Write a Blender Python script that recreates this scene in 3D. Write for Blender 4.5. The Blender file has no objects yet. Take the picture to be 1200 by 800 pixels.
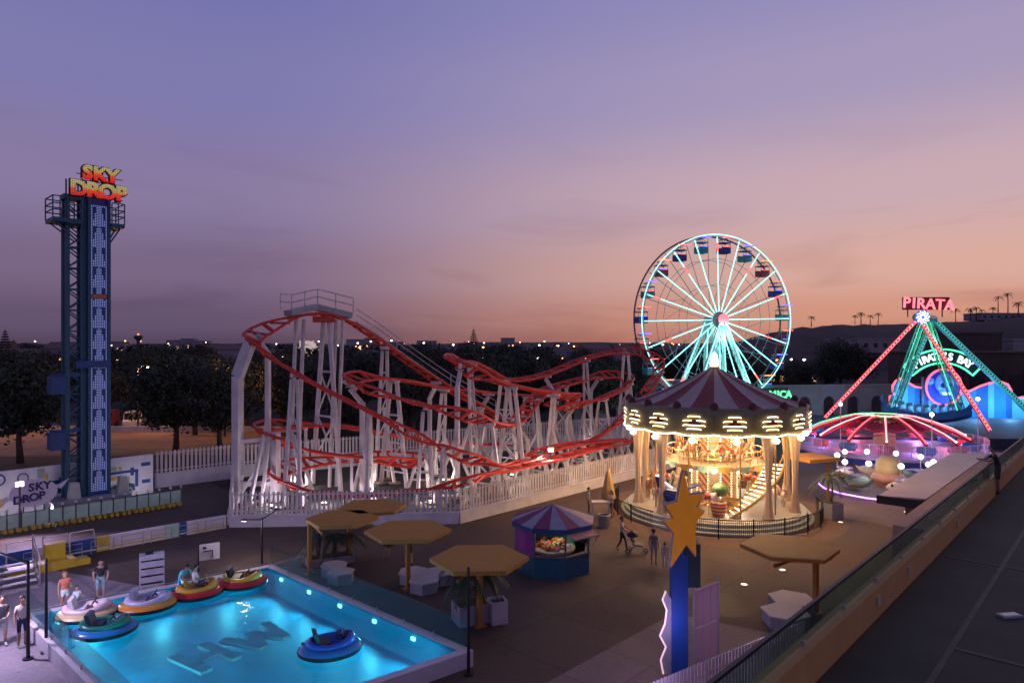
import bpy, bmesh, math, random
from mathutils import Vector, Matrix
R = math.radians
random.seed(7)
sc = bpy.context.scene
COL = sc.collection

# ------------------------------------------------------------------ camera
CAMZ = 10.4
cam_d = bpy.data.cameras.new('camera'); cam = bpy.data.objects.new('camera', cam_d); COL.objects.link(cam)
cam.location = (0, 0, CAMZ); cam.rotation_euler = (R(90), 0, 0)
cam_d.sensor_width = 36; cam_d.lens = 24; cam_d.shift_y = 5/1200; cam_d.clip_start = .1; cam_d.clip_end = 9000
sc.camera = cam
# ------------------------------------------------------------------ dusk sky
W = bpy.data.worlds.new('World'); sc.world = W; W.use_nodes = True
def build_world():
    nt = W.node_tree; nt.nodes.clear(); N = nt.nodes.new; L = nt.links.new
    out = N('ShaderNodeOutputWorld'); bg = N('ShaderNodeBackground'); bg.inputs[1].default_value = 1.06
    tc = N('ShaderNodeTexCoord'); sx = N('ShaderNodeSeparateXYZ'); L(tc.outputs['Generated'], sx.inputs[0])
    cx = N('ShaderNodeCombineXYZ'); L(sx.outputs[0], cx.inputs[0]); L(sx.outputs[1], cx.inputs[1])
    nm = N('ShaderNodeVectorMath'); nm.operation = 'NORMALIZE'; L(cx.outputs[0], nm.inputs[0])
    dt = N('ShaderNodeVectorMath'); dt.operation = 'DOT_PRODUCT'; L(nm.outputs[0], dt.inputs[0])
    az = R(44); dt.inputs[1].default_value = (math.sin(az), math.cos(az), 0)
    mr = N('ShaderNodeMapRange'); mr.interpolation_type = 'SMOOTHERSTEP'
    mr.inputs[1].default_value = .32; mr.inputs[2].default_value = 1.08; L(dt.outputs['Value'], mr.inputs[0])
    def ramp(stops):
        r = N('ShaderNodeValToRGB'); r.color_ramp.interpolation = 'EASE'
        e = r.color_ramp.elements
        while len(e) < len(stops): e.new(.5)
        for k, (p, c) in enumerate(stops):
            e[k].position = p
            e[k].color = tuple((x/255/12.92 if x/255 <= .04045 else ((x/255+.055)/1.055)**2.4) for x in c) + (1,)
        L(sx.outputs[2], r.inputs[0]); return r
    lf = ramp([(0, (82,67,89)), (.03, (98,81,106)), (.1, (119,100,130)), (.2, (133,119,156)), (.34, (123,119,170)), (.46, (112,112,169)), (1, (76,80,130))])
    rt = ramp([(0, (192,124,104)), (.04, (208,147,124)), (.1, (214,168,154)), (.2, (198,167,175)), (.34, (162,149,182)), (.46, (143,137,182)), (1, (80,84,132))])
    mx = N('ShaderNodeMix'); mx.data_type = 'RGBA'; L(mr.outputs[0], mx.inputs[0]); L(lf.outputs[0], mx.inputs[6]); L(rt.outputs[0], mx.inputs[7])
    # thin high cloud streaks
    mp = N('ShaderNodeMapping'); mp.inputs['Scale'].default_value = (2.4, 2.4, 13); mp.inputs['Location'].default_value = (.4, 1.7, .2)
    L(tc.outputs['Generated'], mp.inputs[0])
    nz = N('ShaderNodeTexNoise'); nz.inputs['Scale'].default_value = 1.3; nz.inputs['Detail'].default_value = 7; nz.inputs['Distortion'].default_value = .5
    L(mp.outputs[0], nz.inputs[0])
    cr = N('ShaderNodeMapRange'); cr.inputs[1].default_value = .52; cr.inputs[2].default_value = .72; L(nz.outputs[0], cr.inputs[0])
    band = N('ShaderNodeMapRange'); band.inputs[1].default_value = .34; band.inputs[2].default_value = .06; L(sx.outputs[2], band.inputs[0])
    mm = N('ShaderNodeMath'); mm.operation = 'MULTIPLY'; L(cr.outputs[0], mm.inputs[0]); L(band.outputs[0], mm.inputs[1])
    m2 = N('ShaderNodeMath'); m2.operation = 'MULTIPLY'; m2.inputs[1].default_value = .42; L(mm.outputs[0], m2.inputs[0])
    cl = N('ShaderNodeMix'); cl.data_type = 'RGBA'; cl.blend_type = 'MULTIPLY'
    L(m2.outputs[0], cl.inputs[0]); L(mx.outputs[2], cl.inputs[6]); cl.inputs[7].default_value = (.52, .42, .52, 1)
    L(cl.outputs[2], bg.inputs[0]); L(bg.outputs[0], out.inputs[0])
build_world()
sc.view_settings.view_transform = 'Standard'; sc.view_settings.look = 'None'
sc.view_settings.exposure = 0; sc.view_settings.gamma = 1
sc.cycles.max_bounces = 6; sc.cycles.diffuse_bounces = 2; sc.cycles.glossy_bounces = 3; sc.cycles.transparent_max_bounces = 12
sc.cycles.transmission_bounces = 3; sc.cycles.caustics_reflective = False; sc.cycles.caustics_refractive = False
sc.cycles.sample_clamp_indirect = 3; sc.cycles.use_denoising = True
# afterglow of the set sun, low on the right
sun_d = bpy.data.lights.new('sun', 'SUN'); sun_d.energy = .12; sun_d.angle = R(25); sun_d.color = (1, .62, .45)
sun = bpy.data.objects.new('sun', sun_d); COL.objects.link(sun); sun.rotation_euler = (R(84), 0, R(180-44))

# ------------------------------------------------------------------ materials
MATS = {}
def s2l(c): return tuple((x/255/12.92 if x/255 <= .04045 else ((x/255+.055)/1.055)**2.4) for x in c)
def mat(name, col=(.5,.5,.5), rough=.6, metal=0, emit=0, ecol=None, var=.15, scale=3.0, bump=0, spec=.5, col2=None):
    if name in MATS: return MATS[name]
    m = bpy.data.materials.new(name); m.use_nodes = True; MATS[name] = m
    nt = m.node_tree; b = nt.nodes['Principled BSDF']; N = nt.nodes.new; L = nt.links.new
    b.inputs['Base Color'].default_value = (*col, 1); b.inputs['Roughness'].default_value = rough
    b.inputs['Metallic'].default_value = metal; b.inputs['Specular IOR Level'].default_value = spec
    if emit:
        b.inputs['Emission Color'].default_value = (*(ecol or col), 1); b.inputs['Emission Strength'].default_value = emit
    if var or bump:
        g = N('ShaderNodeNewGeometry'); nz = N('ShaderNodeTexNoise'); nz.inputs['Scale'].default_value = scale
        nz.inputs['Detail'].default_value = 6; nz.inputs['Roughness'].default_value = .65
        L(g.outputs['Position'], nz.inputs[0])
        if var:
            mr = N('ShaderNodeMapRange'); mr.inputs[1].default_value = .32; mr.inputs[2].default_value = .7
            L(nz.outputs[0], mr.inputs[0])
            mx = N('ShaderNodeMix'); mx.data_type = 'RGBA'; L(mr.outputs[0], mx.inputs[0])
            mx.inputs[6].default_value = (*[c*(1-var) for c in col], 1)
            mx.inputs[7].default_value = (*(col2 if col2 else [min(1, c*(1+var)) for c in col]), 1)
            L(mx.outputs[2], b.inputs['Base Color'])
        if bump:
            bp = N('ShaderNodeBump'); bp.inputs['Strength'].default_value = bump; bp.inputs['Distance'].default_value = .05
            L(nz.outputs[0], bp.inputs['Height']); L(bp.outputs[0], b.inputs['Normal'])
    return m
def neon(name, col, s):
    return mat(name, col, .4, 0, s, col, var=0)
def glass(name, tint, refl=.08):
    if name in MATS: return MATS[name]
    m = bpy.data.materials.new(name); m.use_nodes = True; MATS[name] = m
    nt = m.node_tree; nt.nodes.clear(); N = nt.nodes.new; L = nt.links.new
    o = N('ShaderNodeOutputMaterial'); t = N('ShaderNodeBsdfTransparent'); t.inputs[0].default_value = (*tint, 1)
    g = N('ShaderNodeBsdfGlossy'); g.inputs['Roughness'].default_value = .03
    f = N('ShaderNodeLayerWeight'); f.inputs[0].default_value = .5
    pw = N('ShaderNodeMath'); pw.operation = 'POWER'; pw.inputs[1].default_value = 4; L(f.outputs['Facing'], pw.inputs[0])
    a = N('ShaderNodeMath'); a.operation = 'ADD'; a.inputs[1].default_value = refl; L(pw.outputs[0], a.inputs[0])
    x = N('ShaderNodeMixShader'); L(a.outputs[0], x.inputs[0]); L(t.outputs[0], x.inputs[1]); L(g.outputs[0], x.inputs[2]); L(x.outputs[0], o.inputs[0])
    return m
def stripes(name, c1, c2, scale, rot=(0,0,0), emit=0, sharp=True, coord='Object'):
    if name in MATS: return MATS[name]
    m = mat(name, c1, .55, var=0); nt = m.node_tree; b = nt.nodes['Principled BSDF']; N = nt.nodes.new; L = nt.links.new
    tc = N('ShaderNodeTexCoord'); mp = N('ShaderNodeMapping'); mp.inputs['Rotation'].default_value = rot
    L(tc.outputs[coord], mp.inputs[0]); w = N('ShaderNodeTexWave'); w.inputs['Scale'].default_value = scale; L(mp.outputs[0], w.inputs[0])
    r = N('ShaderNodeValToRGB'); r.color_ramp.interpolation = 'CONSTANT' if sharp else 'LINEAR'
    r.color_ramp.elements[0].color = (*c1,1); r.color_ramp.elements[1].position = .5; r.color_ramp.elements[1].color = (*c2,1)
    L(w.outputs[0], r.inputs[0]); L(r.outputs[0], b.inputs['Base Color'])
    return m

def paving(name, col, size, rough=.7, stain=.45, joint=.5, rot=46.5):
    m = mat(name, col, rough, var=0); nt = m.node_tree; b = nt.nodes['Principled BSDF']; N = nt.nodes.new; L = nt.links.new
    g = N('ShaderNodeNewGeometry'); mp = N('ShaderNodeMapping'); mp.inputs['Rotation'].default_value = (0,0,R(-rot)); L(g.outputs['Position'], mp.inputs[0])
    br = N('ShaderNodeTexBrick'); br.offset = 0; br.inputs['Scale'].default_value = 1; br.inputs['Brick Width'].default_value = size; br.inputs['Row Height'].default_value = size
    br.inputs['Mortar Size'].default_value = .012*size; br.inputs['Mortar Smooth'].default_value = .3
    br.inputs['Color1'].default_value = (1,1,1,1); br.inputs['Color2'].default_value = (.8,.8,.8,1); br.inputs['Mortar'].default_value = (joint,joint,joint,1); L(mp.outputs[0], br.inputs[0])
    n1 = N('ShaderNodeTexNoise'); n1.inputs['Scale'].default_value = .22; n1.inputs['Detail'].default_value = 8; n1.inputs['Roughness'].default_value = .7; n1.inputs['Distortion'].default_value = .6; L(g.outputs['Position'], n1.inputs[0])
    n2 = N('ShaderNodeTexNoise'); n2.inputs['Scale'].default_value = 7; n2.inputs['Detail'].default_value = 4; L(g.outputs['Position'], n2.inputs[0])
    mr = N('ShaderNodeMapRange'); mr.inputs[1].default_value = .35; mr.inputs[2].default_value = .65; mr.inputs[3].default_value = 1-stain; mr.inputs[4].default_value = 1+stain*.7; L(n1.outputs[0], mr.inputs[0])
    m3 = N('ShaderNodeMapRange'); m3.inputs[1].default_value = .3; m3.inputs[2].default_value = .7; m3.inputs[3].default_value = .85; m3.inputs[4].default_value = 1.15; L(n2.outputs[0], m3.inputs[0])
    x1 = N('ShaderNodeMath'); x1.operation = 'MULTIPLY'; L(mr.outputs[0], x1.inputs[0]); L(m3.outputs[0], x1.inputs[1])
    c = N('ShaderNodeMix'); c.data_type = 'RGBA'; c.blend_type = 'MULTIPLY'; c.inputs[0].default_value = 1; c.inputs[6].default_value = (*col,1); L(br.outputs[0], c.inputs[7])
    vm = N('ShaderNodeVectorMath'); vm.operation = 'SCALE'; L(c.outputs[2], vm.inputs[0]); L(x1.outputs[0], vm.inputs['Scale']); L(vm.outputs[0], b.inputs['Base Color'])
    rr = N('ShaderNodeMapRange'); rr.inputs[1].default_value = .4; rr.inputs[2].default_value = .62; rr.inputs[3].default_value = rough-.06; rr.inputs[4].default_value = rough+.2; L(n1.outputs[0], rr.inputs[0]); L(rr.outputs[0], b.inputs['Roughness'])
    bp = N('ShaderNodeBump'); bp.inputs['Strength'].default_value = .15; bp.inputs['Distance'].default_value = .02; L(n2.outputs[0], bp.inputs['Height']); L(bp.outputs[0], b.inputs['Normal'])
    return m
# ------------------------------------------------------------------ mesh helper
def V3(p): return Vector(p)
class MB:
    def __init__(s): s.v, s.f, s.m = [], [], []
    def add(s, vs, fs, mi=0):
        o = len(s.v); s.v += [tuple(p) for p in vs]
        for f in fs: s.f.append(tuple(o+i for i in f)); s.m.append(mi)
        return s
    def obox(s, c, ax, ay, az, mi=0):
        c, ax, ay, az = map(V3, (c, ax, ay, az))
        vs = [c+ax*i+ay*j+az*k for k in (-1,1) for j in (-1,1) for i in (-1,1)]
        return s.add(vs, [(0,2,3,1),(4,5,7,6),(0,1,5,4),(2,6,7,3),(0,4,6,2),(1,3,7,5)], mi)
    def box(s, c, d, rz=0, mi=0):
        ca, sa = math.cos(rz), math.sin(rz)
        return s.obox(c, (ca*d[0]/2, sa*d[0]/2, 0), (-sa*d[1]/2, ca*d[1]/2, 0), (0,0,d[2]/2), mi)
    def beam(s, p, q, w, h=None, mi=0, up=(0,0,1)):
        p, q = V3(p), V3(q); d = q-p
        if d.length < 1e-6: return s
        h = h or w; u = V3(up)
        if abs(d.normalized().dot(u)) > .98: u = V3((0.3,1,0))
        x = d.cross(u).normalized(); y = x.cross(d).normalized()
        return s.obox((p+q)/2, x*w/2, d/2, y*h/2, mi)
    def tube(s, pts, r, n=6, closed=False, mi=0):
        pts = [V3(p) for p in pts]; k = len(pts); base = len(s.v)
        rs = r if isinstance(r, (list, tuple)) else [r]*k
        prev = None
        for i, p in enumerate(pts):
            a = pts[(i-1) % k] if (closed or i) else p; b = pts[(i+1) % k] if (closed or i < k-1) else p
            t = (b-a).normalized()
            if prev is None:
                u = V3((0,0,1)) if abs(t.z) < .9 else V3((1,0,0))
            else: u = prev
            x = t.cross(u)
            if x.length < 1e-5: x = t.cross(V3((1,0,0)))
            x.normalize(); y = x.cross(t).normalized(); prev = y
            for j in range(n):
                an = 2*math.pi*j/n; s.v.append(tuple(p+(x*math.cos(an)+y*math.sin(an))*rs[i]))
        for i in range(k if closed else k-1):
            for j in range(n):
                a = base+i*n+j; b = base+i*n+(j+1) % n; c = base+((i+1) % k)*n+(j+1) % n; d = base+((i+1) % k)*n+j
                s.f.append((a,b,c,d)); s.m.append(mi)
        if not closed:
            s.f.append(tuple(base+j for j in reversed(range(n)))); s.m.append(mi)
            s.f.append(tuple(base+(k-1)*n+j for j in range(n))); s.m.append(mi)
        return s
    def lathe(s, prof, n=24, c=(0,0,0), mi=0, a0=0, a1=2*math.pi, fl=0, fn=8):
        full = abs(a1-a0) > 6.28; m = n if full else n+1; b = len(s.v)
        for (r, z) in prof:
            for j in range(m):
                a = a0+(a1-a0)*j/n; rr = r*(1+fl*math.cos(fn*a)); s.v.append((c[0]+rr*math.cos(a), c[1]+rr*math.sin(a), c[2]+z))
        for i in range(len(prof)-1):
            for j in range(n):
                k = (j+1) % m
                s.f.append((b+i*m+j, b+i*m+k, b+(i+1)*m+k, b+(i+1)*m+j)); s.m.append(mi)
        return s
    def cyl(s, c, r, h, n=16, mi=0, r2=None):
        r2 = r if r2 is None else r2
        return s.lathe([(0,0),(r,0),(r2,h),(0,h)], n, c, mi)
    def sph(s, c, r, nu=10, nv=7, sc_=(1,1,1), mi=0):
        b = len(s.v)
        for i in range(nv+1):
            t = math.pi*i/nv
            for j in range(nu):
                a = 2*math.pi*j/nu
                s.v.append((c[0]+r*sc_[0]*math.sin(t)*math.cos(a), c[1]+r*sc_[1]*math.sin(t)*math.sin(a), c[2]+r*sc_[2]*math.cos(t)))
        for i in range(nv):
            for j in range(nu):
                s.f.append((b+i*nu+j, b+(i+1)*nu+j, b+(i+1)*nu+(j+1) % nu, b+i*nu+(j+1) % nu)); s.m.append(mi)
        return s
    def ext(s, poly, vec, mi=0, mside=None):
        poly = [V3(p) for p in poly]; vec = V3(vec); n = len(poly); o = len(s.v)
        s.v += [tuple(p) for p in poly]+[tuple(p+vec) for p in poly]
        s.f.append(tuple(o+i for i in reversed(range(n)))); s.m.append(mi)
        s.f.append(tuple(o+n+i for i in range(n))); s.m.append(mi)
        for i in range(n):
            s.f.append((o+i, o+(i+1) % n, o+n+(i+1) % n, o+n+i)); s.m.append(mi if mside is None else mside)
        return s
    def mesh(s, name, mats, smooth=False, off=None):
        me = bpy.data.meshes.new(name)
        vs = s.v if off is None else [(a-off[0], b-off[1], c-off[2]) for a, b, c in s.v]
        me.from_pydata(vs, [], s.f)
        for m in (mats if isinstance(mats, (list, tuple)) else [mats]): me.materials.append(m)
        me.polygons.foreach_set('material_index', s.m)
        if smooth: me.polygons.foreach_set('use_smooth', [True]*len(s.f))
        bm = bmesh.new(); bm.from_mesh(me); bmesh.ops.recalc_face_normals(bm, faces=bm.faces); bm.to_mesh(me); bm.free()
        me.update(); return me
    def build(s, name, mats, parent=None, smooth=False, world=False):
        off = tuple(parent.matrix_basis.translation) if (world and parent) else None
        return link(name, s.mesh(name, mats, smooth, off), parent)
def link(name, me, parent=None, loc=None, rot=None, scl=None):
    o = bpy.data.objects.new(name, me); COL.objects.link(o)
    if parent: o.parent = parent
    if loc is not None: o.location = loc
    if rot is not None: o.rotation_euler = rot
    if scl is not None: o.scale = scl
    return o
def tag(o, label=None, cat=None, group=None, kind=None):
    if label: o['label'] = label
    if cat: o['category'] = cat
    if group: o['group'] = group
    if kind: o['kind'] = kind
    return o
def thing(name, label, cat, loc=(0,0,0), rz=0, group=None):
    o = bpy.data.objects.new(name, None); COL.objects.link(o); o.location = loc; o.rotation_euler = (0,0,rz); o.empty_display_size = .2
    return tag(o, label, cat, group)
KIDS = {}
def dup(o, parent=None, loc=None, rz=None, scl=None, label=None, group=None):
    c = o.copy(); COL.objects.link(c)
    if parent is not None: c.parent = parent
    if loc is not None: c.location = loc
    if rz is not None: c.rotation_euler = (0,0,rz)
    if scl is not None: c.scale = scl
    if label: c['label'] = label
    if group: c['group'] = group
    if o.name not in KIDS: KIDS[o.name] = [k for k in bpy.data.objects if k.parent == o]
    for k in KIDS[o.name]: dup(k, c)
    return c
def struct(o): return tag(o, kind='structure')
def lamp(kind, loc, power, col=(1,.8,.55), size=.2, parent=None, target=None, spot=80, name='lamp_light'):
    d = bpy.data.lights.new(name, kind); d.energy = power; d.color = col; d.shadow_soft_size = size
    if kind == 'SPOT': d.spot_size = R(spot); d.spot_blend = .6
    o = bpy.data.objects.new(name, d); COL.objects.link(o)
    pl = V3(parent.location) if parent else V3((0,0,0))
    o.location = V3(loc)-pl
    if parent: o.parent = parent
    if target is not None: o.rotation_euler = (V3(target)-V3(loc)).to_track_quat('-Z', 'Y').to_euler()
    return o
# a place on a level surface seen at picture point (px, py) of the 1200 x 800 photograph
def G(px, py, z=0.0):
    d = (CAMZ-z)*800/(py-405); return Vector(((px-600)/800*d, d, z))
def Pd(px, py, d): return Vector(((px-600)/800*d, d, CAMZ+(405-py)/800*d))
AU = R(46.5)
U = Vector((math.cos(AU), math.sin(AU), 0)); VV = Vector((math.sin(AU), -math.cos(AU), 0)); Z = Vector((0,0,1))
TXT = {}
def text_mesh(ch, size=1.0, depth=.06, bold=.02, mats=()):
    key = (ch, size, depth, bold, tuple(m.name for m in mats))
    if key in TXT: return TXT[key]
    c = bpy.data.curves.new('t', 'FONT'); c.body = ch; c.size = size; c.extrude = depth/2; c.offset = bold; c.align_x = 'CENTER'; c.resolution_u = 3
    o = bpy.data.objects.new('t', c); COL.objects.link(o)
    dg = bpy.context.evaluated_depsgraph_get(); me = bpy.data.meshes.new_from_object(o.evaluated_get(dg))
    bpy.data.objects.remove(o); bpy.data.curves.remove(c)
    me.materials.clear()
    for m in mats: me.materials.append(m)
    me.name = 'letter'; TXT[key] = me
    return me
CW = {'I': .45, 'M': 1.12, 'W': 1.2, "'": .35, ' ': .4, 'J': .7}
def letters(word, parent, origin, ex, size, mats, depth=.06, bold=.02, gap=.78, up=(0,0,1), step=None):
    """each letter a child of parent; ex = direction of reading, origin = middle of base line (parent-local)"""
    ex = V3(ex).normalized(); up = V3(up); nz = ex.cross(up)
    ws = [CW.get(c, .85)*size*gap/.85 for c in word]; tot = sum(ws); x = -tot/2
    for c, w in zip(word, ws):
        if c != ' ':
            me = text_mesh(c, size, depth, bold, mats)
            p = V3(origin)+ex*(x+w/2)+(V3(step)*(x+w/2) if step else V3((0,0,0)))
            o = link('letter', me, parent); M = Matrix((ex, up, nz)).transposed().to_4x4(); M.translation = p; o.matrix_basis = M
        x += w

# ================================================================== ground, roads, hills
m_soil = mat('soil', (.035,.036,.024), .95, var=.5, scale=.35, col2=(.075,.06,.036), bump=.4)
m_asph = paving('asphalt', (.1,.063,.04), 3.4, .8, .4, .62)
m_conc = paving('concrete_paving', (.21,.145,.115), 2.4, .75, .3, .6)
m_tan = paving('tan_paving', (.22,.145,.1), 3.0, .75, .3, .65)
m_dirt = mat('dirt_lot', (.24,.15,.09), .95, var=.35, scale=.25, bump=.3)
m_grass = mat('dry_grass', (.035,.04,.022), .95, var=.45, scale=1.2, col2=(.07,.065,.035), bump=.6)
def sheet(name, pts, z, m, parent=None):
    mb = MB(); mb.add([(p[0], p[1], z) for p in pts], [tuple(range(len(pts)))])
    o = mb.build(name, m, parent); return struct(o) if parent is None else o
PQ = [(-17.6,25.1),(-10.9,30.5),(-1.75,22.2),(-8.45,16.8)]      # the pool basin is dug through the ground
def sheet_hole(name, pts, z, m):
    mb = MB(); n = len(pts); mb.v = [(p[0],p[1],z) for p in pts]+[(p[0],p[1],z) for p in PQ]
    ed = [(i,(i+1) % n) for i in range(n)]+[(n+i,n+(i+1) % 4) for i in range(4)]
    me = bpy.data.meshes.new(name); me.from_pydata(mb.v, ed, []); bm = bmesh.new(); bm.from_mesh(me)
    bmesh.ops.triangle_fill(bm, use_beauty=True, use_dissolve=False, edges=bm.edges[:], normal=(0,0,1)); bm.to_mesh(me); bm.free(); me.materials.append(m)
    return struct(link(name, me))
sheet_hole('ground', [(-4000,-600),(4000,-600),(4000,6000),(-4000,6000)], -.03, m_soil)
sheet_hole('park_pavement', [(-60,-4),(30,-4),(60,40),(60,62),(14,62),(-3,44),(-16,44),(-23,52),(-34,44),(-60,20)], 0, m_asph)
FENCE_A = Vector((-16.2,39.2,0)); FENCE_B = Vector((-3.1,40,0)); FENCE_C = Vector((13.6,58.1,0))
sheet('coaster_ground', [FENCE_A[:2], FENCE_B[:2], FENCE_C[:2], (20,66), (16,79), (-22.5,54.5), (-19,46)], .004, m_grass)
# paler concrete walks crossing the dark asphalt
def arc(c, r, a0, a1, n=14): return [(c[0]+r*math.cos(R(a0+(a1-a0)*k/n)), c[1]+r*math.sin(R(a0+(a1-a0)*k/n))) for k in range(n+1)]
CAR = Vector((12.65, 42.7, 0))
sheet('terrace_walk', [(14.5,24.3),(16.5,27.8),(18.6,31.2)]+arc((16.8,36.6), 5.6, -62, 58)+[(22,47),(34,58),(42,57),(30,37),(14,17),(12,20)], .004, m_tan)
sheet('entrance_walk', [G(630,805)[:2], G(790,718)[:2], G(905,742)[:2], G(955,800)[:2], (9,14), (0,14)], .006, m_conc)
sheet('carousel_plaza', [(CAR.x+p[0]*7.6, CAR.y+p[1]*7.6) for p in arc((0,0), 1, 0, 350, 34)], .008, paving('plaza', (.15,.088,.055), 1.9, .8, .3, .6, 10))
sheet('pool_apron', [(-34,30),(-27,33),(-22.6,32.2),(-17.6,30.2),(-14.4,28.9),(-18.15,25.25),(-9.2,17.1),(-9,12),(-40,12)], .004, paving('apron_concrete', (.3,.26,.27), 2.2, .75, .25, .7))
# open dirt lot and road beyond the park on the left
sheet('dirt_lot', [(-95,60),(-60,63.5),(-22,66),(-24,76),(-30,83),(-100,82)], -.02, m_dirt)
sheet('road', [(-150,92),(-20,86),(-18,92),(-150,100)], -.016, mat('road', (.07,.065,.062), .85, var=.2, scale=.5))
sheet('verge', [(-100,50),(-34,50),(-22,57),(-18,62),(-22,66),(-60,63),(-100,60)], -.012, m_grass)

def hill_mesh(name, prof, d0, d1, d2, m, amp=.6, step=12):
    mb = MB(); xs = list(range(prof[0][0], prof[-1][0]+1, step)); nd = 14
    def ridge(px):
        for (a, ya), (b, yb) in zip(prof, prof[1:]):
            if a <= px <= b: return ya+(yb-ya)*(px-a)/(b-a)
        return prof[-1][1]
    rnd = random.Random(3)
    for px in xs:
        top = CAMZ+(405-ridge(px))*d1/800
        for k in range(nd+1):
            d = d0+(d2-d0)*k/nd
            f = min(1, (d-d0)/(d1-d0)) if d <= d1 else 1-(d-d1)/(d2-d1)
            f = f*f*(3-2*f)
            mb.v.append(((px-600)/800*d, d, -.5+(top+.5)*f+rnd.uniform(-amp, amp)*f))
    for i in range(len(xs)-1):
        for k in range(nd):
            a = i*(nd+1)+k; mb.f.append((a, a+1, a+nd+2, a+nd+1)); mb.m.append(0)
    return struct(mb.build(name, m, None, True))
HPROF = [(760,407),(830,404),(870,399),(905,390),(930,384),(990,379),(1050,380),(1110,377),(1150,375),(1200,369),(1300,360),(1500,350)]
hill_mesh('hill', HPROF, 150, 260, 420,
          mat('dry_hillside', (.05,.038,.03), .95, var=.45, scale=.05, col2=(.085,.06,.045), bump=.4))
hill_mesh('far_hills', [(-500,403),(-100,402),(120,403),(300,402),(420,404),(520,402),(600,401),(700,401),(800,402),(900,401),(1300,400)], 520, 1100, 1700,
          mat('far_hillside', (.04,.033,.036), .95, var=.3, scale=.02), 1.2, 25)

def hill_z(px, d):
    y = 405
    for (a, ya), (b, yb) in zip(HPROF, HPROF[1:]):
        if a <= px <= b: y = ya+(yb-ya)*(px-a)/(b-a)
    f = max(0, min(1, (d-150)/110)); f = f*f*(3-2*f)
    return -.5+(CAMZ+(405-y)*260/800+.5)*f
# ================================================================== vegetation
m_leaf = mat('leaf_dark', (.02,.032,.014), .7, var=.5, scale=.9, col2=(.045,.06,.024))
m_leaf2 = mat('leaf_olive', (.026,.03,.016), .7, var=.5, scale=.9, col2=(.055,.055,.028))
m_bark = mat('bark', (.13,.095,.07), .95, var=.35, scale=4, bump=.6)
def crown_mesh(seed, rx, rz, nclump, nleaf, ls, zc):
    rnd = random.Random(seed); mb = MB()
    for c in range(nclump):
        a = rnd.uniform(0, 6.283); rr = rnd.random()**.5; t = rnd.uniform(-1, 1)
        q = math.sqrt(max(0, 1-t*t*.8)); cc = Vector((rx*rr*q*math.cos(a)*.85, rx*rr*q*math.sin(a)*.85, zc+rz*t*.8)); cr = rnd.uniform(.22, .42)*rx
        for k in range(nleaf):
            d = Vector((rnd.gauss(0,1), rnd.gauss(0,1), rnd.gauss(0,.8))).normalized()*cr*rnd.uniform(.6,1.05)
            p = cc+d; n = (d.normalized()+Vector((rnd.uniform(-.8,.8), rnd.uniform(-.8,.8), rnd.uniform(-.3,.9)))).normalized()
            x = n.cross(Vector((rnd.uniform(-1,1), rnd.uniform(-1,1), .3))).normalized(); y = n.cross(x)
            s = ls*rnd.uniform(.6,1.3)
            mb.add([p-x*s, p-y*s*.55, p+x*s, p+y*s*.55], [(0,1,2,3)])
    return mb
def trunk_mb(seed, h, r, rx, spread=5):
    rnd = random.Random(seed); mb = MB()
    mb.tube([(0,0,0),(rnd.uniform(-.15,.15),rnd.uniform(-.15,.15),h*.35),(0,0,h*.6),(rnd.uniform(-.3,.3),rnd.uniform(-.3,.3),h)], [r*1.25,r*.9,r*.75,r*.4], 7)
    for k in range(spread):
        a = 6.283*k/spread+rnd.uniform(-.4,.4); z0 = h*rnd.uniform(.4,.7)
        mb.tube([(0,0,z0),(math.cos(a)*rx*.35, math.sin(a)*rx*.35, z0+h*.22),(math.cos(a)*rx*.75, math.sin(a)*rx*.75, z0+h*rnd.uniform(.3,.55))], [r*.5,r*.35,r*.12], 5)
    return mb
TREE = []
for k, (rx, rz, h, zc, nc, nl, ls) in enumerate([(3.8,3.4,7,5.9,44,120,.19),(4.5,3.6,7.5,6.2,50,125,.2),(3.2,3.8,7,5.6,38,120,.18),(5.0,3.2,6.6,6.0,52,125,.2),(2.6,2.2,5,4.8,24,100,.16)]):
    tm = trunk_mb(k, h*.85, .26, rx).mesh('trunk', m_bark, True); cm = crown_mesh(k+20, rx, rz, nc, nl, ls, zc).mesh('crown', m_leaf if k % 2 else m_leaf2)
    TREE.append((tm, cm))
def tree(k, loc, s, label, group=None, name='broadleaf_tree', rz=None):
    t = thing(name, label, 'tree', loc, random.uniform(0,6.28) if rz is None else rz, group); t.scale = (s, s, s*random.uniform(.92,1.08))
    link('trunk', TREE[k][0], t); link('crown', TREE[k][1], t); return t
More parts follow.
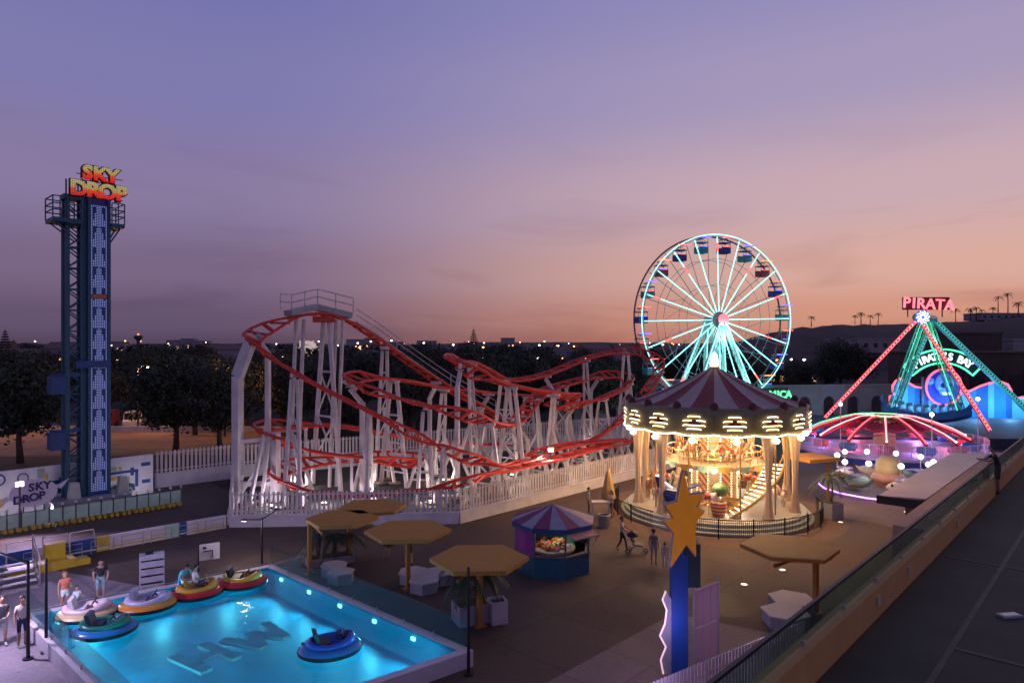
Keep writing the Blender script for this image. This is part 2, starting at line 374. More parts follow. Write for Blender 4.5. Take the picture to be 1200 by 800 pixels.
# single trees by the lot
tree(1, G(24,542), .98, 'dark broad tree standing left of the drop tower behind the mural wall')
tree(3, G(206,528), 1.02, 'dark spreading tree with a bare dark trunk at the edge of the dirt lot')
tree(0, G(258,531), .95, 'tree with a pale forked trunk beside the left end of the coaster')
tree(1, G(165,521)+Vector((2,8,0)), .95, 'dense dark tree right behind the drop tower beyond the dirt lot')
tree(2, G(70,500)+Vector((0,18,0)), .9, 'dark tree across the road behind the drop tower lattice mast')
tree(0, G(300,508)+Vector((-2,2,0)), 1.0, 'dark tree just outside the back corner of the coaster fence')
rnd = random.Random(11)
for d, lo, hi, st in ((97,-60,330,6.5),(80,330,560,5.5),(87,360,700,5.5),(94,340,740,6),(103,-80,760,7.5),(118,-120,800,8),(137,-120,880,8.5),(160,-120,900,9.5),(190,-120,860,11),(228,-120,820,13)):
    x0, x1 = (lo-600)/800*d, (hi-600)/800*d; x = x0
    while x < x1:
        dd = d+rnd.uniform(-5,5)
        px = 600+800*x/dd
        if not (735 < px < 905 and dd < 100):
            h = (9.2 if d < 120 else 10)*rnd.uniform(.82,1.06)/9.4
            far = 'far behind' if d > 130 else 'behind'
            wh = 'the dirt lot and its road' if px < 300 else 'the lift hill of the coaster' if px < 500 else 'the middle of the coaster' if px < 660 else 'the coaster end and the big wheel'
            tree(rnd.choice((0,1,2,3,3,1)), (x+rnd.uniform(-2,2), dd, -.03), h*(1 if rnd.random() > .25 else rnd.uniform(.7,.85)),
                 'dark leafy tree in the wood '+far+' '+wh, 'wood '+far+' '+wh)
        x += st*rnd.uniform(.75,1.3)
for px, py, d, s in ((985,438,150,1.15),(1003,440,156,1.0),(968,442,148,.9),(935,452,130,.75),(1128,425,140,.6),(905,440,120,.8)):
    tree(3, ((px-600)/800*d, d, -.03), s, 'round dark tree standing below the dry hillside', 'trees below the hillside')
def wood():
    rnd = random.Random(5); mb = MB()
    for k in range(1500):
        d = rnd.uniform(265,560); px = rnd.uniform(-150,900); h = rnd.uniform(5,11)*(1 if d < 400 else 1.1); c = Vector(((px-600)/800*d, d, h*.55)); r = rnd.uniform(3,6)
        for j in range(16):
            v = Vector((rnd.gauss(0,1), rnd.gauss(0,1), rnd.gauss(0,1))).normalized(); p = c+Vector((v.x*r, v.y*r, v.z*h*.5)); 
            x = v.cross(Vector((rnd.uniform(-1,1), rnd.uniform(-1,1), .4))).normalized(); y = v.cross(x); s = rnd.uniform(.8,1.7)
            mb.add([p-x*s, p-y*s*.7, p+x*s, p+y*s*.7], [(0,1,2,3)])
    return tag(mb.build('distant_wood', m_leaf), 'dark far-off wood reading as one mass below the horizon', 'wood', kind='stuff')
wood()
# conifers with level tiers
def pine(loc, h, label):
    t = thing('norfolk_pine', label, 'tree', loc); rnd = random.Random(int(h*10))
    MB().tube([(0,0,0),(0,0,h*.5),(0,0,h)], [.35,.22,.04], 6).build('trunk', m_bark, t)
    mb = MB(); n = 15
    for k in range(n):
        z = h*(.25+.72*k/n); r = (h*.24)*(1-k/n)+.25
        for j in range(9):
            a = 6.28*j/9+k; e = Vector((math.cos(a)*r, math.sin(a)*r, z+r*.18)); b = Vector((0,0,z)); s = Vector((-math.sin(a), math.cos(a), 0))*r*.13
            mb.add([b, b*.5+e*.5-s, e, b*.5+e*.5+s], [(0,1,2,3)]); mb.add([b+Vector((0,0,.1)), b*.5+e*.5+Vector((0,0,-.25)), e, b*.5+e*.5+Vector((0,0,.3))], [(0,1,2,3)])
    mb.build('crown', m_leaf, t)
pine(((555-600)/800*240, 240, 0), 17.0, 'tall tiered conifer rising above the wood behind the coaster')
pine(((6-600)/800*190, 190, 0), 15.4, 'tall tiered conifer rising above the trees left of the drop tower')
pine(((16-600)/800*205, 205, 0), 12.6, 'short tiered conifer just right of a taller one left of the drop tower')
# palms
def palm_meshes(h, nf, fl, seed, r=.16):
    rnd = random.Random(seed); t = MB().tube([(0,0,0),(.1,.05,h*.5),(.05,.1,h)], [r*1.3,r,r*.85], 7)
    c = MB()
    for k in range(nf):
        a = 6.283*k/nf+rnd.uniform(-.2,.2); el = rnd.uniform(-.1,1.1); pts = []
        for i in range(6):
            s = i/5; pts.append(Vector((math.cos(a)*fl*s*math.cos(el*.6), math.sin(a)*fl*s*math.cos(el*.6), h+fl*(s*math.sin(el)-.75*s*s))))
        side = Vector((-math.sin(a), math.cos(a), 0))
        for i in range(5):
            w = .14*fl*math.sin(math.pi*(i+.7)/6.2); w2 = .14*fl*math.sin(math.pi*(i+1.7)/6.4)
            for sg in (-1,1):
                for q in (.15,.5,.85):
                    b = pts[i].lerp(pts[i+1], q); e = b+side*sg*(w*(1-q)+w2*q)*1.6+(pts[i+1]-pts[i])*.6+Vector((0,0,-.07*fl*(.3+i/5)))
                    c.add([b, b+(pts[i+1]-pts[i])*.34, e], [(0,1,2)])
    return t.mesh('trunk', m_bark, True), c.mesh('crown', m_leaf)
PALMS = [palm_meshes(5.5,16,2.0,1), palm_meshes(8.5,14,1.9,2), palm_meshes(4.2,16,1.7,3)]
for px, k, s in ((951,2,.9),(1002,0,.6),(1009,2,1),(1020,2,.8),(1029,0,.75),(1120,0,.85),(1137,2,1.1),(1144,0,.9),(1151,2,.9),(1164,2,1.0),(1170,1,.95),(1181,1,1.05),(1193,2,1.2)):
    d = 258
    t = thing('palm_tree', 'small palm silhouetted on the crest of the dry hill', 'palm', ((px-600)/800*d, d, hill_z(px, d)-.3), px, 'palms along the hill crest'); t.scale = (s,s,s)
    link('trunk', PALMS[k][0], t); link('crown', PALMS[k][1], t)

# ================================================================== far town
m_pale = mat('pale_render', (.3,.26,.26), .85, var=.12, scale=.2); m_roofd = mat('dull_roof', (.16,.1,.085), .85, var=.2)
m_glow = neon('window_glow', (1,.55,.22), 2.2); m_dark = mat('dark_opening', (.02,.02,.022), .4, var=0)
m_lampo = neon('sodium_glow', (1,.36,.1), 9); m_lampw = neon('lamp_white', (1,.85,.7), 9); m_lampr = neon('lamp_red', (1,.1,.06), 6)
m_pole = mat('pole_grey', (.12,.12,.13), .5, .6, var=.1)
def house(name, loc, w, dp, h, rz, label, group=None, roof='gable', lit=1, m=m_pale):
    t = thing(name, label, 'building', loc, rz, group)
    MB().box((0,0,h/2), (w,dp,h)).build('wall', m, t)
    if roof == 'gable':
        MB().ext([(-w/2-.3,-dp/2-.3,h+.01),(-w/2-.3,dp/2+.3,h+.01),(-w/2-.3,0,h+dp*.28)], (w+.6,0,0)).build('roof', m_roofd, t)
    else:
        MB().box((0,0,h+.18), (w+.3,dp+.3,.35)).build('roof', m, t)
    n = max(2, int(w/2.6))
    for k in range(n):
        x = -w/2+w*(k+.5)/n
        MB().box((x,-dp/2-.03,h*.55), (min(1.1,w/n*.5),.1,h*.32)).build('window', m_glow if (k*7+int(loc[0])) % 4 < lit else m_dark, t)
    return t
rnd = random.Random(21)
for k in range(46):
    d = rnd.uniform(180,430); px = rnd.uniform(-40,760) if k < 36 else rnd.uniform(860,1000)
    if k < 8: px = (12,45,145,178,440,520,700,250)[k]; d = (165,170,175,180,210,230,200,220)[k]
    zz = -.03 if k < 8 else rnd.uniform(0,2.2)
    house('town_house', ((px-600)/800*d, d, zz), rnd.uniform(7,15), rnd.uniform(6,9), rnd.uniform(5,8.5), rnd.uniform(-.6,.6),
          'small pale house among the trees of the far town', 'houses of the far town', rnd.choice(('gable','flat')), rnd.choice((0,1,1,2)))
# domed pavilion far behind the lift hill
t = thing('domed_building', 'white floodlit domed building on the horizon behind the lift hill', 'building', ((361-600)/800*420, 420, 0))
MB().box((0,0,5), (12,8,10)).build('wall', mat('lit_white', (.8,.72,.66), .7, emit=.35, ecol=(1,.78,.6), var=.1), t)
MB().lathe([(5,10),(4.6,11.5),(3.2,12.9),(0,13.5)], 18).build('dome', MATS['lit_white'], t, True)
for x in (-4,0,4): MB().cyl((x,-3,10), .5, 3.6, 8).build('pinnacle', MATS['lit_white'], t)
t = thing('lookout_tower', 'thin lookout tower with a round head on the left horizon', 'tower', ((162-600)/800*330, 330, 0))
MB().cyl((0,0,0), .9, 13.5, 10, r2=.7).build('shaft', mat('tower_dark', (.06,.05,.06), .8), t); MB().lathe([(.7,13),(1.9,14),(1.9,15.2),(0,15.6)], 12).build('head', MATS['tower_dark'], t)
MB().sph((0,0,15.9), .4).build('beacon', m_lampr, t)
for px, w, h in ((210,14,14),(222,9,15),(236,12,13.5),(128,22,13),(420,16,14.5),(436,10,15.5),(500,13,13.5),(595,8,15.5)):
    house('apartment_block', ((px-600)/800*470, 470, 0), w, 9, h, .2, 'pale apartment block on the far skyline', 'blocks on the skyline', 'flat', 2)
# street lamps of the town, each with its own head
LP = {}
for key, m in (('o', m_lampo), ('w', m_lampw), ('r', m_lampr)):
    LP[key] = (MB().tube([(0,0,0),(0,0,7.2),(.35,0,7.5)], .07, 5).mesh('pole', m_pole), MB().sph((.45,0,7.4), 1, 8, 6, (1,1,.7)).mesh('lamp_head', m))
def far_lamp(px, d, key, r, z=0):
    t = thing('street_lamp', {'o': 'far street lamp glowing orange among the dark trees', 'w': 'far street lamp glowing white among the dark trees', 'r': 'far red lamp glowing among the dark trees'}[key],
              'street lamp', ((px-600)/800*d, d, z), 0, {'o': 'orange lamps of the town', 'w': 'white lamps of the town', 'r': 'red lamps of the town'}[key])
    link('pole', LP[key][0], t); h = link('lamp_head', LP[key][1], t); h.scale = (r, r, r); h.location = (.45*(1-r), 0, 7.4*(1-r))
for px, d, key in ((10,150,'o'),(52,146,'o'),(69,150,'o'),(84,146,'o'),(136,144,'o'),(2,128,'r'),(306,170,'w'),(398,160,'w'),(503,165,'o'),(564,170,'o'),(628,168,'w'),(657,165,'o'),(330,180,'w'),(480,175,'r'),(680,150,'w'),(684,152,'w'),(728,155,'o'),(775,150,'r'),(908,145,'o'),(925,150,'w'),(940,146,'w'),(870,160,'w')):
    far_lamp(px, d, key, .30)
rnd = random.Random(31)
for k in range(64):
    px = rnd.uniform(0,800) if k < 54 else rnd.uniform(880,1010); d = rnd.uniform(230,420)
    far_lamp(px, d, rnd.choice('owwow'), rnd.uniform(.22,.42), rnd.uniform(1,5.5))
# lit street lamp over the dirt lot
def lot_lamp(loc, label, power):
    t = thing('street_lamp', label, 'street lamp', loc)
    MB().tube([(0,0,0),(0,0,7.6),(.5,0,8.0),(1.1,-.2,8.05)], [.12,.08,.06,.05], 7).build('pole', m_pole, t)
    MB().box((1.2,-.25,8.0), (.7,.35,.16)).build('lamp_head', m_pole, t); MB().sph((1.2,-.25,7.88), .22, 8, 6, (1.3,1,.5)).build('bulb', m_lampo, t)
    lamp('POINT', V3(loc)+V3((1.2,-.25,7.5)), power, (1,.45,.15), .3, t)
lot_lamp((-45.2,82.5,-.02), 'tall lit street lamp glowing orange beside the dirt lot', 1700)
lot_lamp((-33,78.5,-.02), 'tall street lamp half hidden in the tree right of the drop tower', 900)
lot_lamp((-62,80,-.02), 'tall street lamp by the road at the far left behind the mural wall', 1700)
# low kerb wall of the lot
t = thing('kerb_wall', 'long low whitewashed wall along the far side of the dirt lot', 'wall', (-60,83,0))
for k in range(14):
    MB().box((-28+k*4.6,-.06*k,.35), (4.5,.3,.7)).build('wall_segment', mat('whitewash', (.55,.48,.42), .9, var=.25, scale=.8), t)
# vehicles in the lot
def van(loc, rz, col, label, s=1.0):
    t = thing('parked_van', label, 'van', loc, rz); t.scale = (s,s,s)
    MB().ext([(-1.0,-2.4,.45),(-1.0,2.4,.45),(-1.0,2.4,2.1),(-1.0,-1.2,2.15),(-1.0,-1.75,1.35),(-1.0,-2.4,1.15)], (2.0,0,0)).build('body', mat('van_'+label[:9].replace(' ','_'), col, .35, var=.06), t)
    MB().ext([(-.9,-1.32,2.06),(.9,-1.32,2.06),(.9,-1.82,1.36),(-.9,-1.82,1.36)], (0,-.05,.03)).build('windscreen', m_dark, t)
    for sg in (-1,1):
        MB().box((sg*1.01,-.6,1.65), (.03,.9,.55)).build('side_window', m_dark, t)
        MB().sph((sg*.75,-2.42,.85), .13, 8, 6, (1,.4,.8)).build('headlight', mat('lens', (.7,.7,.7), .2), t)
        for y in (-1.5,1.5):
            w = MB(); w.lathe([(0,-.12),(.36,-.12),(.36,.12),(0,.12)], 14); o = w.build('wheel', mat('tyre', (.02,.02,.02), .9), t); o.rotation_euler = (0,R(90),0); o.location = (sg*.95,y,.36)
van((-61,81.2,-.02), R(70), (.6,.6,.62), 'white van parked at the far left edge of the dirt lot')
van((-47.5,86,-.02), R(20), (.55,.53,.52), 'pale van parked beside the road seen right of the drop tower')
van((-42.5,87.5,-.02), R(35), (.05,.05,.06), 'black van parked under the trees beside the road')
van((-52,87,-.02), R(10), (.25,.05,.05), 'dull red van parked behind the drop tower')
van((-37,88,-.02), R(-15), (.2,.22,.26), 'grey van parked behind the pale trunk tree')
# buildings at the right, below the hill
m_brn = mat('brown_block', (.085,.058,.045), .9, var=.2, scale=.3)
t = thing('warehouse', 'long flat brown building with a row of upright piers behind the pirate ride', 'building', (92,118,0), R(-8))
MB().box((0,0,4.6), (46,12,9.2)).build('wall', m_brn, t); MB().box((0,0,9.35), (46.6,12.6,.3)).build('roof', m_roofd, t)
for k in range(15): MB().box((-21.5+k*3.05,-6.12,3.4), (.7,.24,6.2)).build('pier', m_brn, t)
for k in range(14): MB().box((-20+k*3.05,-6.02,3.2), (1.7,.1,4.6)).build('window', m_dark, t)
house('stair_block', (82.5,125,0), 9, 8, 12.4, R(-8), 'square brown stair block standing above the long brown building', None, 'flat', 0, m_brn)
house('roof_hut', (94,126,0), 6, 6, 11.3, R(-8), 'small pale roof hut beside the square brown stair block', None, 'flat', 0)
# white wall with arches
m_wht = mat('white_render', (.36,.32,.31), .85, var=.15, scale=.7)
def arch_wall(name, label, a, b, h, n, base=0.0, th=.4):
    a, b = V3(a), V3(b); L_ = (b-a).length; t = thing(name, label, 'wall', a, math.atan2(b.y-a.y, b.x-a.x)); w = L_/n
    for k in range(n):
        x0 = k*w; aw = w*.24; cz = h*.5; mb = MB(); cx = x0+w/2
        arcp = [(cx+aw*math.cos(R(180-180*i/8)), cz+aw*math.sin(R(180-180*i/8))) for i in range(9)]
        poly = [(x0,0),(x0,h),(x0+w,h),(x0+w,0),(cx+aw,0)]+[p for p in reversed(arcp)]+[(cx-aw,0)]
        mb.ext([(p[0],0,p[1]) for p in poly], (0,th,0)); mb.build('arch_bay', m_wht, t)
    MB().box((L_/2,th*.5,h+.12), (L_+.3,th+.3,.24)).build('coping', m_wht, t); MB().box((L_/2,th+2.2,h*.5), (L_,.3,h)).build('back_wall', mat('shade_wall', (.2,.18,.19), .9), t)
arch_wall('arcade_wall', 'long white wall with round arches behind the red spider ride', (36,96,0), (62,100,0), 4.6, 7)
arch_wall('station_wall', 'low white arched building behind the right end of the coaster', (6,88,0), (20,90,0), 3.4, 5)
house('white_hall', (27,112,0), 14, 8, 4.4, R(5), 'low white flat-roofed hall behind the big wheel', None, 'flat', 1)
house('white_villa', (66,168,hill_z(914,168)-.5), 16, 8, 4.2, R(5), 'long white villa with a lit front at the foot of the hill', None, 'flat', 2)
house('grey_villa', (105,205,hill_z(1010,205)-.8), 18, 9, 4, R(5), 'long pale house high on the dry hillside', None, 'flat', 0)
house('crest_villa', (186,262,hill_z(1168,258)-.8), 20, 9, 2.4, R(5), 'long pale flat house on the crest of the hill', None, 'flat', 0)

# ================================================================== picket fences
m_white = mat('white_steel', (.6,.54,.52), .45, var=.16, scale=1.3); m_wall = mat('white_wall', (.66,.62,.62), .8, var=.14, scale=1.2, bump=.1)
PICK = MB().box((0,0,.66), (.13,.05,1.32)).mesh('picket', m_white); PICK2 = MB().box((0,0,.8), (.16,.05,1.6)).mesh('picket', m_white)
def picket_fence(label, a, b, wall_h=.62, sp=.26, base=True, me=PICK, name='picket_fence', ph=1.32):
    a, b = V3(a), V3(b); d = b-a; L_ = d.length; rz = math.atan2(d.y, d.x)
    t = thing(name, label, 'fence', a, rz)
    if base: MB().box((L_/2,0,wall_h/2), (L_,.22,wall_h)).build('base_wall', m_wall, t); MB().box((L_/2,0,wall_h+.03), (L_,.3,.06)).build('coping', m_wall, t)
    z0 = (wall_h+.06) if base else .05
    for z in (.2, ph-.18): MB().box((L_/2,.06,z0+z), (L_,.05,.07)).build('rail', m_white, t)
    n = int(L_/sp)
    for k in range(n): link('picket', me, t, (sp*(k+.5), 0, z0))
    return t
FA = FENCE_A; FB = FENCE_B; FC = FENCE_C
picket_fence('white picket fence on a low wall in front of the coaster, facing the pool', FA, FB)
picket_fence('white picket fence on a low wall running from the coaster corner towards the carousel', FB, FC)
picket_fence('white picket fence on a low wall behind the drop tower, right of the mural', (-26.1,49.9,0), (-21.6,53.9,0), 1.0, .3, True, PICK2, ph=1.6)
picket_fence('long white picket fence along the rear of the coaster under the dark trees', (-21.4,54.1,0), (15,78,0), .9, .3, True, PICK2, ph=1.6)
picket_fence('short white picket fence closing the left end of the coaster yard', (-21.5,53.6,0), (-16.4,39.6,0), .5, .3)

# ================================================================== roller coaster
m_red = mat('coaster_red', (.6,.036,.015), .5, var=.12, scale=1.5); m_redd = mat('coaster_red_dull', (.5,.045,.022), .5, var=.15)
def Dfb(px):
    r = (px-600)/800
    f = 41.4 if px < 538 else 40.4+.735*max(0, (3.1+40*r)/(.68-.735*r))
    b = 53.7+.54*((21.3+53.7*r)/(.84-.54*r)); return f+1.0, b-1.5
def CP(px, py, w):
    f, b = Dfb(px); return Pd(px, py, f+(b-f)*w)
TR = {
 'a': [(585,489,.8),(552,470,.76),(520,452,.7),(470,418,.65),(420,383,.6),(395,371,.57),(372,367,.52),(345,371,.47),(320,381,.42),(301,390,.36),(293,397,.28),(300,406,.2),(325,423,.16),(367,449,.13),(437,484,.12),(490,512,.12),(539,533,.13),(582,545,.16),(610,542,.2),(637,528,.25),(679,519,.3),(734,515,.35),(770,511,.42),(790,500,.55),(786,488,.7),(760,482,.8)],
 'b': [(600,520,.74),(540,520,.72),(476,512,.7),(420,502,.68),(385,498,.64),(332,497,.55),(311,499,.46),(303,503,.4),(310,510,.33),(325,516,.3),(367,529,.28),(420,536,.28),(460,540,.3),(488,543,.36),(494,539,.43),(476,536,.5),(440,535,.55),(395,538,.53),(350,543,.46),(332,548,.38),(322,555,.29),(327,563,.2),(345,571,.13),(374,577,.09),(420,580,.06),(455,578,.045),(500,574,.04),(555,561,.06),(610,546,.1),(651,537,.15),(692,526,.22),(725,519,.32),(760,512,.45)],
 'c': [(640,464,.84),(591,461,.76),(555,458,.7),(518,454,.62),(480,447,.52),(448,442,.44),(425,440,.37),(411,443,.3),(409,448,.24),(420,453,.2),(462,465,.17),(500,475,.17),(539,484,.19),(569,494,.22),(590,499,.27),(602,496,.34),(612,486,.42),(624,471,.5),(640,457,.6),(665,449,.68),(692,442,.72),(720,438,.72),(736,442,.66),(735,451,.58),(720,460,.5),(692,471,.45),(665,477,.47),(640,480,.56)],
 'd': [(640,474,.62),(668,472,.55),(676,467,.47),(665,463,.4),(640,459,.35),(610,454,.32),(569,443,.29),(540,429,.28),(528,421,.35),(541,420,.45),(565,431,.52),(596,445,.6),(637,439,.65),(692,418,.68),(734,411,.66),(753,413,.6),(768,420,.5),(773,431,.42),(764,449,.36),(747,471,.34),(720,498,.36),(692,516,.42),(660,524,.5)],
}
def catmull(P, step=.9):
    out = []; n = len(P)
    for i in range(n-1):
        p0, p1, p2, p3 = P[max(0,i-1)], P[i], P[i+1], P[min(n-1,i+2)]
        k = max(2, int((p2-p1).length/.25))
        for j in range(k):
            t = j/k; out.append(.5*((2*p1)+(p2-p0)*t+(2*p0-5*p1+4*p2-p3)*t*t+(3*p1-p0-3*p2+p3)*t**3))
    out.append(P[-1])
    # smooth then resample evenly
    for _ in range(6): out = [out[0]]+[(out[i-1]+out[i]*2+out[i+1])/4 for i in range(1, len(out)-1)]+[out[-1]]
    res = [out[0]]; acc = 0
    for a, b in zip(out, out[1:]):
        L_ = (b-a).length; s = 0
        while acc+L_-s >= step:
            s += step-acc; acc = 0; res.append(a.lerp(b, s/L_))
        acc += L_-s
    return res
COAST = thing('roller_coaster', 'red steel roller coaster on white supports behind the picket fences', 'roller coaster', (-4,50,0))
GA = .6
TIE = MB().box((0,0,0), (2*GA,.2,.16)).mesh('tie', m_red); DIAG = MB().beam((-GA,-.42,0), (GA,.42,0), .12, .12).mesh('diagonal_tie', m_redd)
SUP_PTS = []; FOOT = MB().box((0,0,0), (.6,.6,.13)).mesh('footing', m_conc)
def place(name, me, parent, M):
    o = link(name, me, parent); M = M.copy(); M.translation = M.translation-V3(parent.location); o.matrix_basis = M; return o
for key, pts in TR.items():
    P = catmull([CP(*p) for p in pts]); n = len(P); Ls, Rs, Ls2, Rs2 = [], [], [], []
    fr = []
    for i, p in enumerate(P):
        t = (P[min(n-1,i+1)]-P[max(0,i-1)]).normalized(); t2 = (P[min(n-1,i+3)]-P[max(0,i-3)])
        tb = (P[min(n-1,i+3)]-p).normalized()-(p-P[max(0,i-3)]).normalized() if 0 < i < n-1 else Vector((0,0,0))
        side = t.cross(Z).normalized()
        bank = max(-.55, min(.55, -tb.dot(side)*1.1)); nrm = side.cross(t).normalized()
        side = (side*math.cos(bank)+nrm*math.sin(bank)).normalized(); nrm = side.cross(t).normalized()
        fr.append((p, t, side, nrm)); Ls.append(p-side*GA); Rs.append(p+side*GA)
    MB().tube(Ls, .1, 6).build('rail', m_red, COAST, True, world=True); MB().tube(Rs, .1, 6).build('rail', m_red, COAST, True, world=True)
    for i in range(0, n, 1):
        p, t, s_, nr = fr[i]; M = Matrix((s_, t, nr)).transposed().to_4x4()
        M.translation = p-nr*.05
        if i % 2 == 0: place('tie', TIE, COAST, M)
        elif n < 400:
            M.translation = p-nr*.06; place('diagonal_tie', DIAG, COAST, M)
    for i in range(3, n-2, 6): SUP_PTS.append((key, i, fr[i]))
rnd = random.Random(4)
for q, (key, i, (p, t, s_, nr)) in enumerate(SUP_PTS):
    h = Vector((t.x, t.y, 0)).normalized(); sd = Vector((h.y, -h.x, 0)); top = p-nr*.16
    mb = MB(); spread = .55+.1*top.z; w = .21 if top.z < 6 else .25
    head = Vector((top.x, top.y, top.z-.25)); mb.beam(top-s_*.6, top+s_*.6, .22, .24)
    if top.z < 1.2:
        mb.beam(head, Vector((head.x, head.y, 0)), w)
    elif top.z < 4.2:
        for sg in (-1,1):
            mb.beam(top+sd*sg*.3, Vector((top.x, top.y, 0))+sd*sg*spread*1.3, w*.85)
        mb.beam(Vector((top.x, top.y, top.z*.4))-sd*spread*.95, Vector((top.x, top.y, top.z*.4))+sd*spread*.95, .13)
    else:
        k = q % 3
        if k == 0:      # tall A frame with bracing
            for sg in (-1,1):
                mb.beam(top+sd*sg*.35, Vector((top.x, top.y, 0))+sd*sg*spread*1.1, w)
            zz = [top.z*f for f in (.15,.42,.68)]
            pts = []
            for j, z in enumerate(zz):
                f = 1-z/top.z; e = .35+(spread*1.1-.35)*f; pts.append((Vector((top.x,top.y,z))-sd*e, Vector((top.x,top.y,z))+sd*e)); mb.beam(*pts[-1], .12)
            for j in range(2): mb.beam(pts[j][0], pts[j+1][1], .1); mb.beam(pts[j][1], pts[j+1][0], .1)
        elif k == 1:    # box column with cranked head and raking strut
            b = Vector((top.x, top.y, 0))+sd*.9*(1 if q % 2 else -1); kn = Vector((b.x, b.y, top.z-1.3))
            mb.beam(head, kn, w*1.05); mb.beam(kn+Vector((0,0,.1)), b, w*1.15); mb.beam(b+h*1.7+Vector((0,0,0)), Vector((b.x,b.y,top.z*.5)), .2); mb.beam(b-h*1.5, Vector((b.x,b.y,top.z*.38)), .18)
            mb.beam(b+h*1.7+Z*.15, b-h*1.5+Z*.15, .14)
        else:           # leaning column pair joined by rungs
            b1 = Vector((top.x, top.y, 0))+h*.55+sd*.5; b2 = Vector((top.x, top.y, 0))-h*.55+sd*.5; t1 = head+h*.2; t2 = head-h*.2
            mb.beam(t1, b1, w*.8); mb.beam(t2, b2, w*.8); m_ = int(top.z/1.6)
            for j in range(1, m_):
                f0, f1 = j/m_, (j+.9)/m_; mb.beam(b1.lerp(t1, f0), b2.lerp(t2, f0), .1); 
                if j < m_-1: mb.beam(b1.lerp(t1, f0), b2.lerp(t2, min(1, f1)), .09)
            mb.beam(Vector((top.x,top.y,top.z*.55))+sd*.2, Vector((top.x,top.y,0))-sd*1.6, .2)
    mb.box((top.x,top.y,top.z-.12), (.5,.5,.04), math.atan2(h.y,h.x))
    so_ = mb.build('support', m_white, COAST, world=True)
    feet = []
    for v in mb.v:
        if v[2] < .06 and all((v[0]-q_[0])**2+(v[1]-q_[1])**2 > .5 for q_ in feet): feet.append(v)
    for v in feet[:5]: link('footing', FOOT, so_, V3((v[0],v[1],.065))-V3(COAST.location), (0,0,.8))
# big raking column under the first turn
for px, py, w_ in ((293,402,.28),):
    p = CP(px, py, w_); mb = MB(); kn = p+Vector((-.9,.2,-2.2)); mb.beam(p, kn, .5, .7); mb.beam(kn, Vector((kn.x,kn.y,0)), .5, .6); mb.beam(kn+Z*-1.5, Vector((kn.x-1.2,kn.y+2.2,0)), .4); mb.beam(Vector((kn.x,kn.y,1.2)), Vector((kn.x+2.4,kn.y+.3,1.2)), .3)
    mb.beam(Vector((kn.x+2.4,kn.y+.3,0)), Vector((kn.x+2.4,kn.y+.3,4.6)), .5); mb.beam(Vector((kn.x,kn.y,.2)), Vector((kn.x+2.4,kn.y+.3,4)), .2); mb.beam(Vector((kn.x,kn.y,4)), Vector((kn.x+2.4,kn.y+.3,4.2)), .25)
    mb.build('support', m_white, COAST, world=True)
# evacuation platform over the crest and the walkway down the lift
m_grey = mat('galvanised', (.42,.42,.42), .5, .5, var=.12)
Pa = catmull([CP(*p) for p in TR['a']][:9], .5)
wk = MB(); rl = MB(); offs = Vector((.2,.75,0))
seg = [p+offs*1.1+Z*.02 for p in Pa[2::4] if p.x > CP(400,371,.57).x]
for a, b in zip(seg, seg[1:]): wk.beam(a, b, .7, .06)
for j, p in enumerate(seg):
    if j % 3 == 0: rl.tube([p+offs*.35, p+offs*.35+Z*1.0], .035, 5)
for zz in (.55,1.0): rl.tube([p+offs*.35+Z*zz for p in seg], .035, 5)
wk.build('walkway', m_grey, COAST, world=True); rl.build('handrail', m_white, COAST, world=True)
c0 = CP(338,371,.5); c1 = CP(366,366,.56); c2 = CP(404,371,.6)
pl = MB(); deck = [c0+Vector((-.1,.2,.25)), c1+Vector((0,.5,.42)), c2+Vector((.3,.5,.1))]
for a, b in zip(deck, deck[1:]): pl.beam(a, b, 1.1, .42)
pl.build('platform', m_grey, COAST, world=True)
rl = MB(); back = [p+Vector((.1,.5,.2)) for p in deck]; pts = [deck[0]+Vector((-.4,-.4,.2))]+back
for zz in (.6,1.15): rl.tube([p+Z*zz for p in pts], .045, 5)
for a in pts+[(back[0]+back[1])/2, (back[1]+back[2])/2]: rl.tube([a, a+Z*1.15], .045, 5)
rl.build('platform_railing', m_white, COAST, world=True)
for px in (347,356,394,402):
    p = CP(px, 374, .54); MB().beam(p, Vector((p.x-.6, p.y+.4, 0)), .2).build('support', m_white, COAST, world=True)
p = CP(379,371,.52); MB().box(p-Z*.2, (1.5,.8,.42), .3).build('drive_unit', m_redd, COAST, world=True)
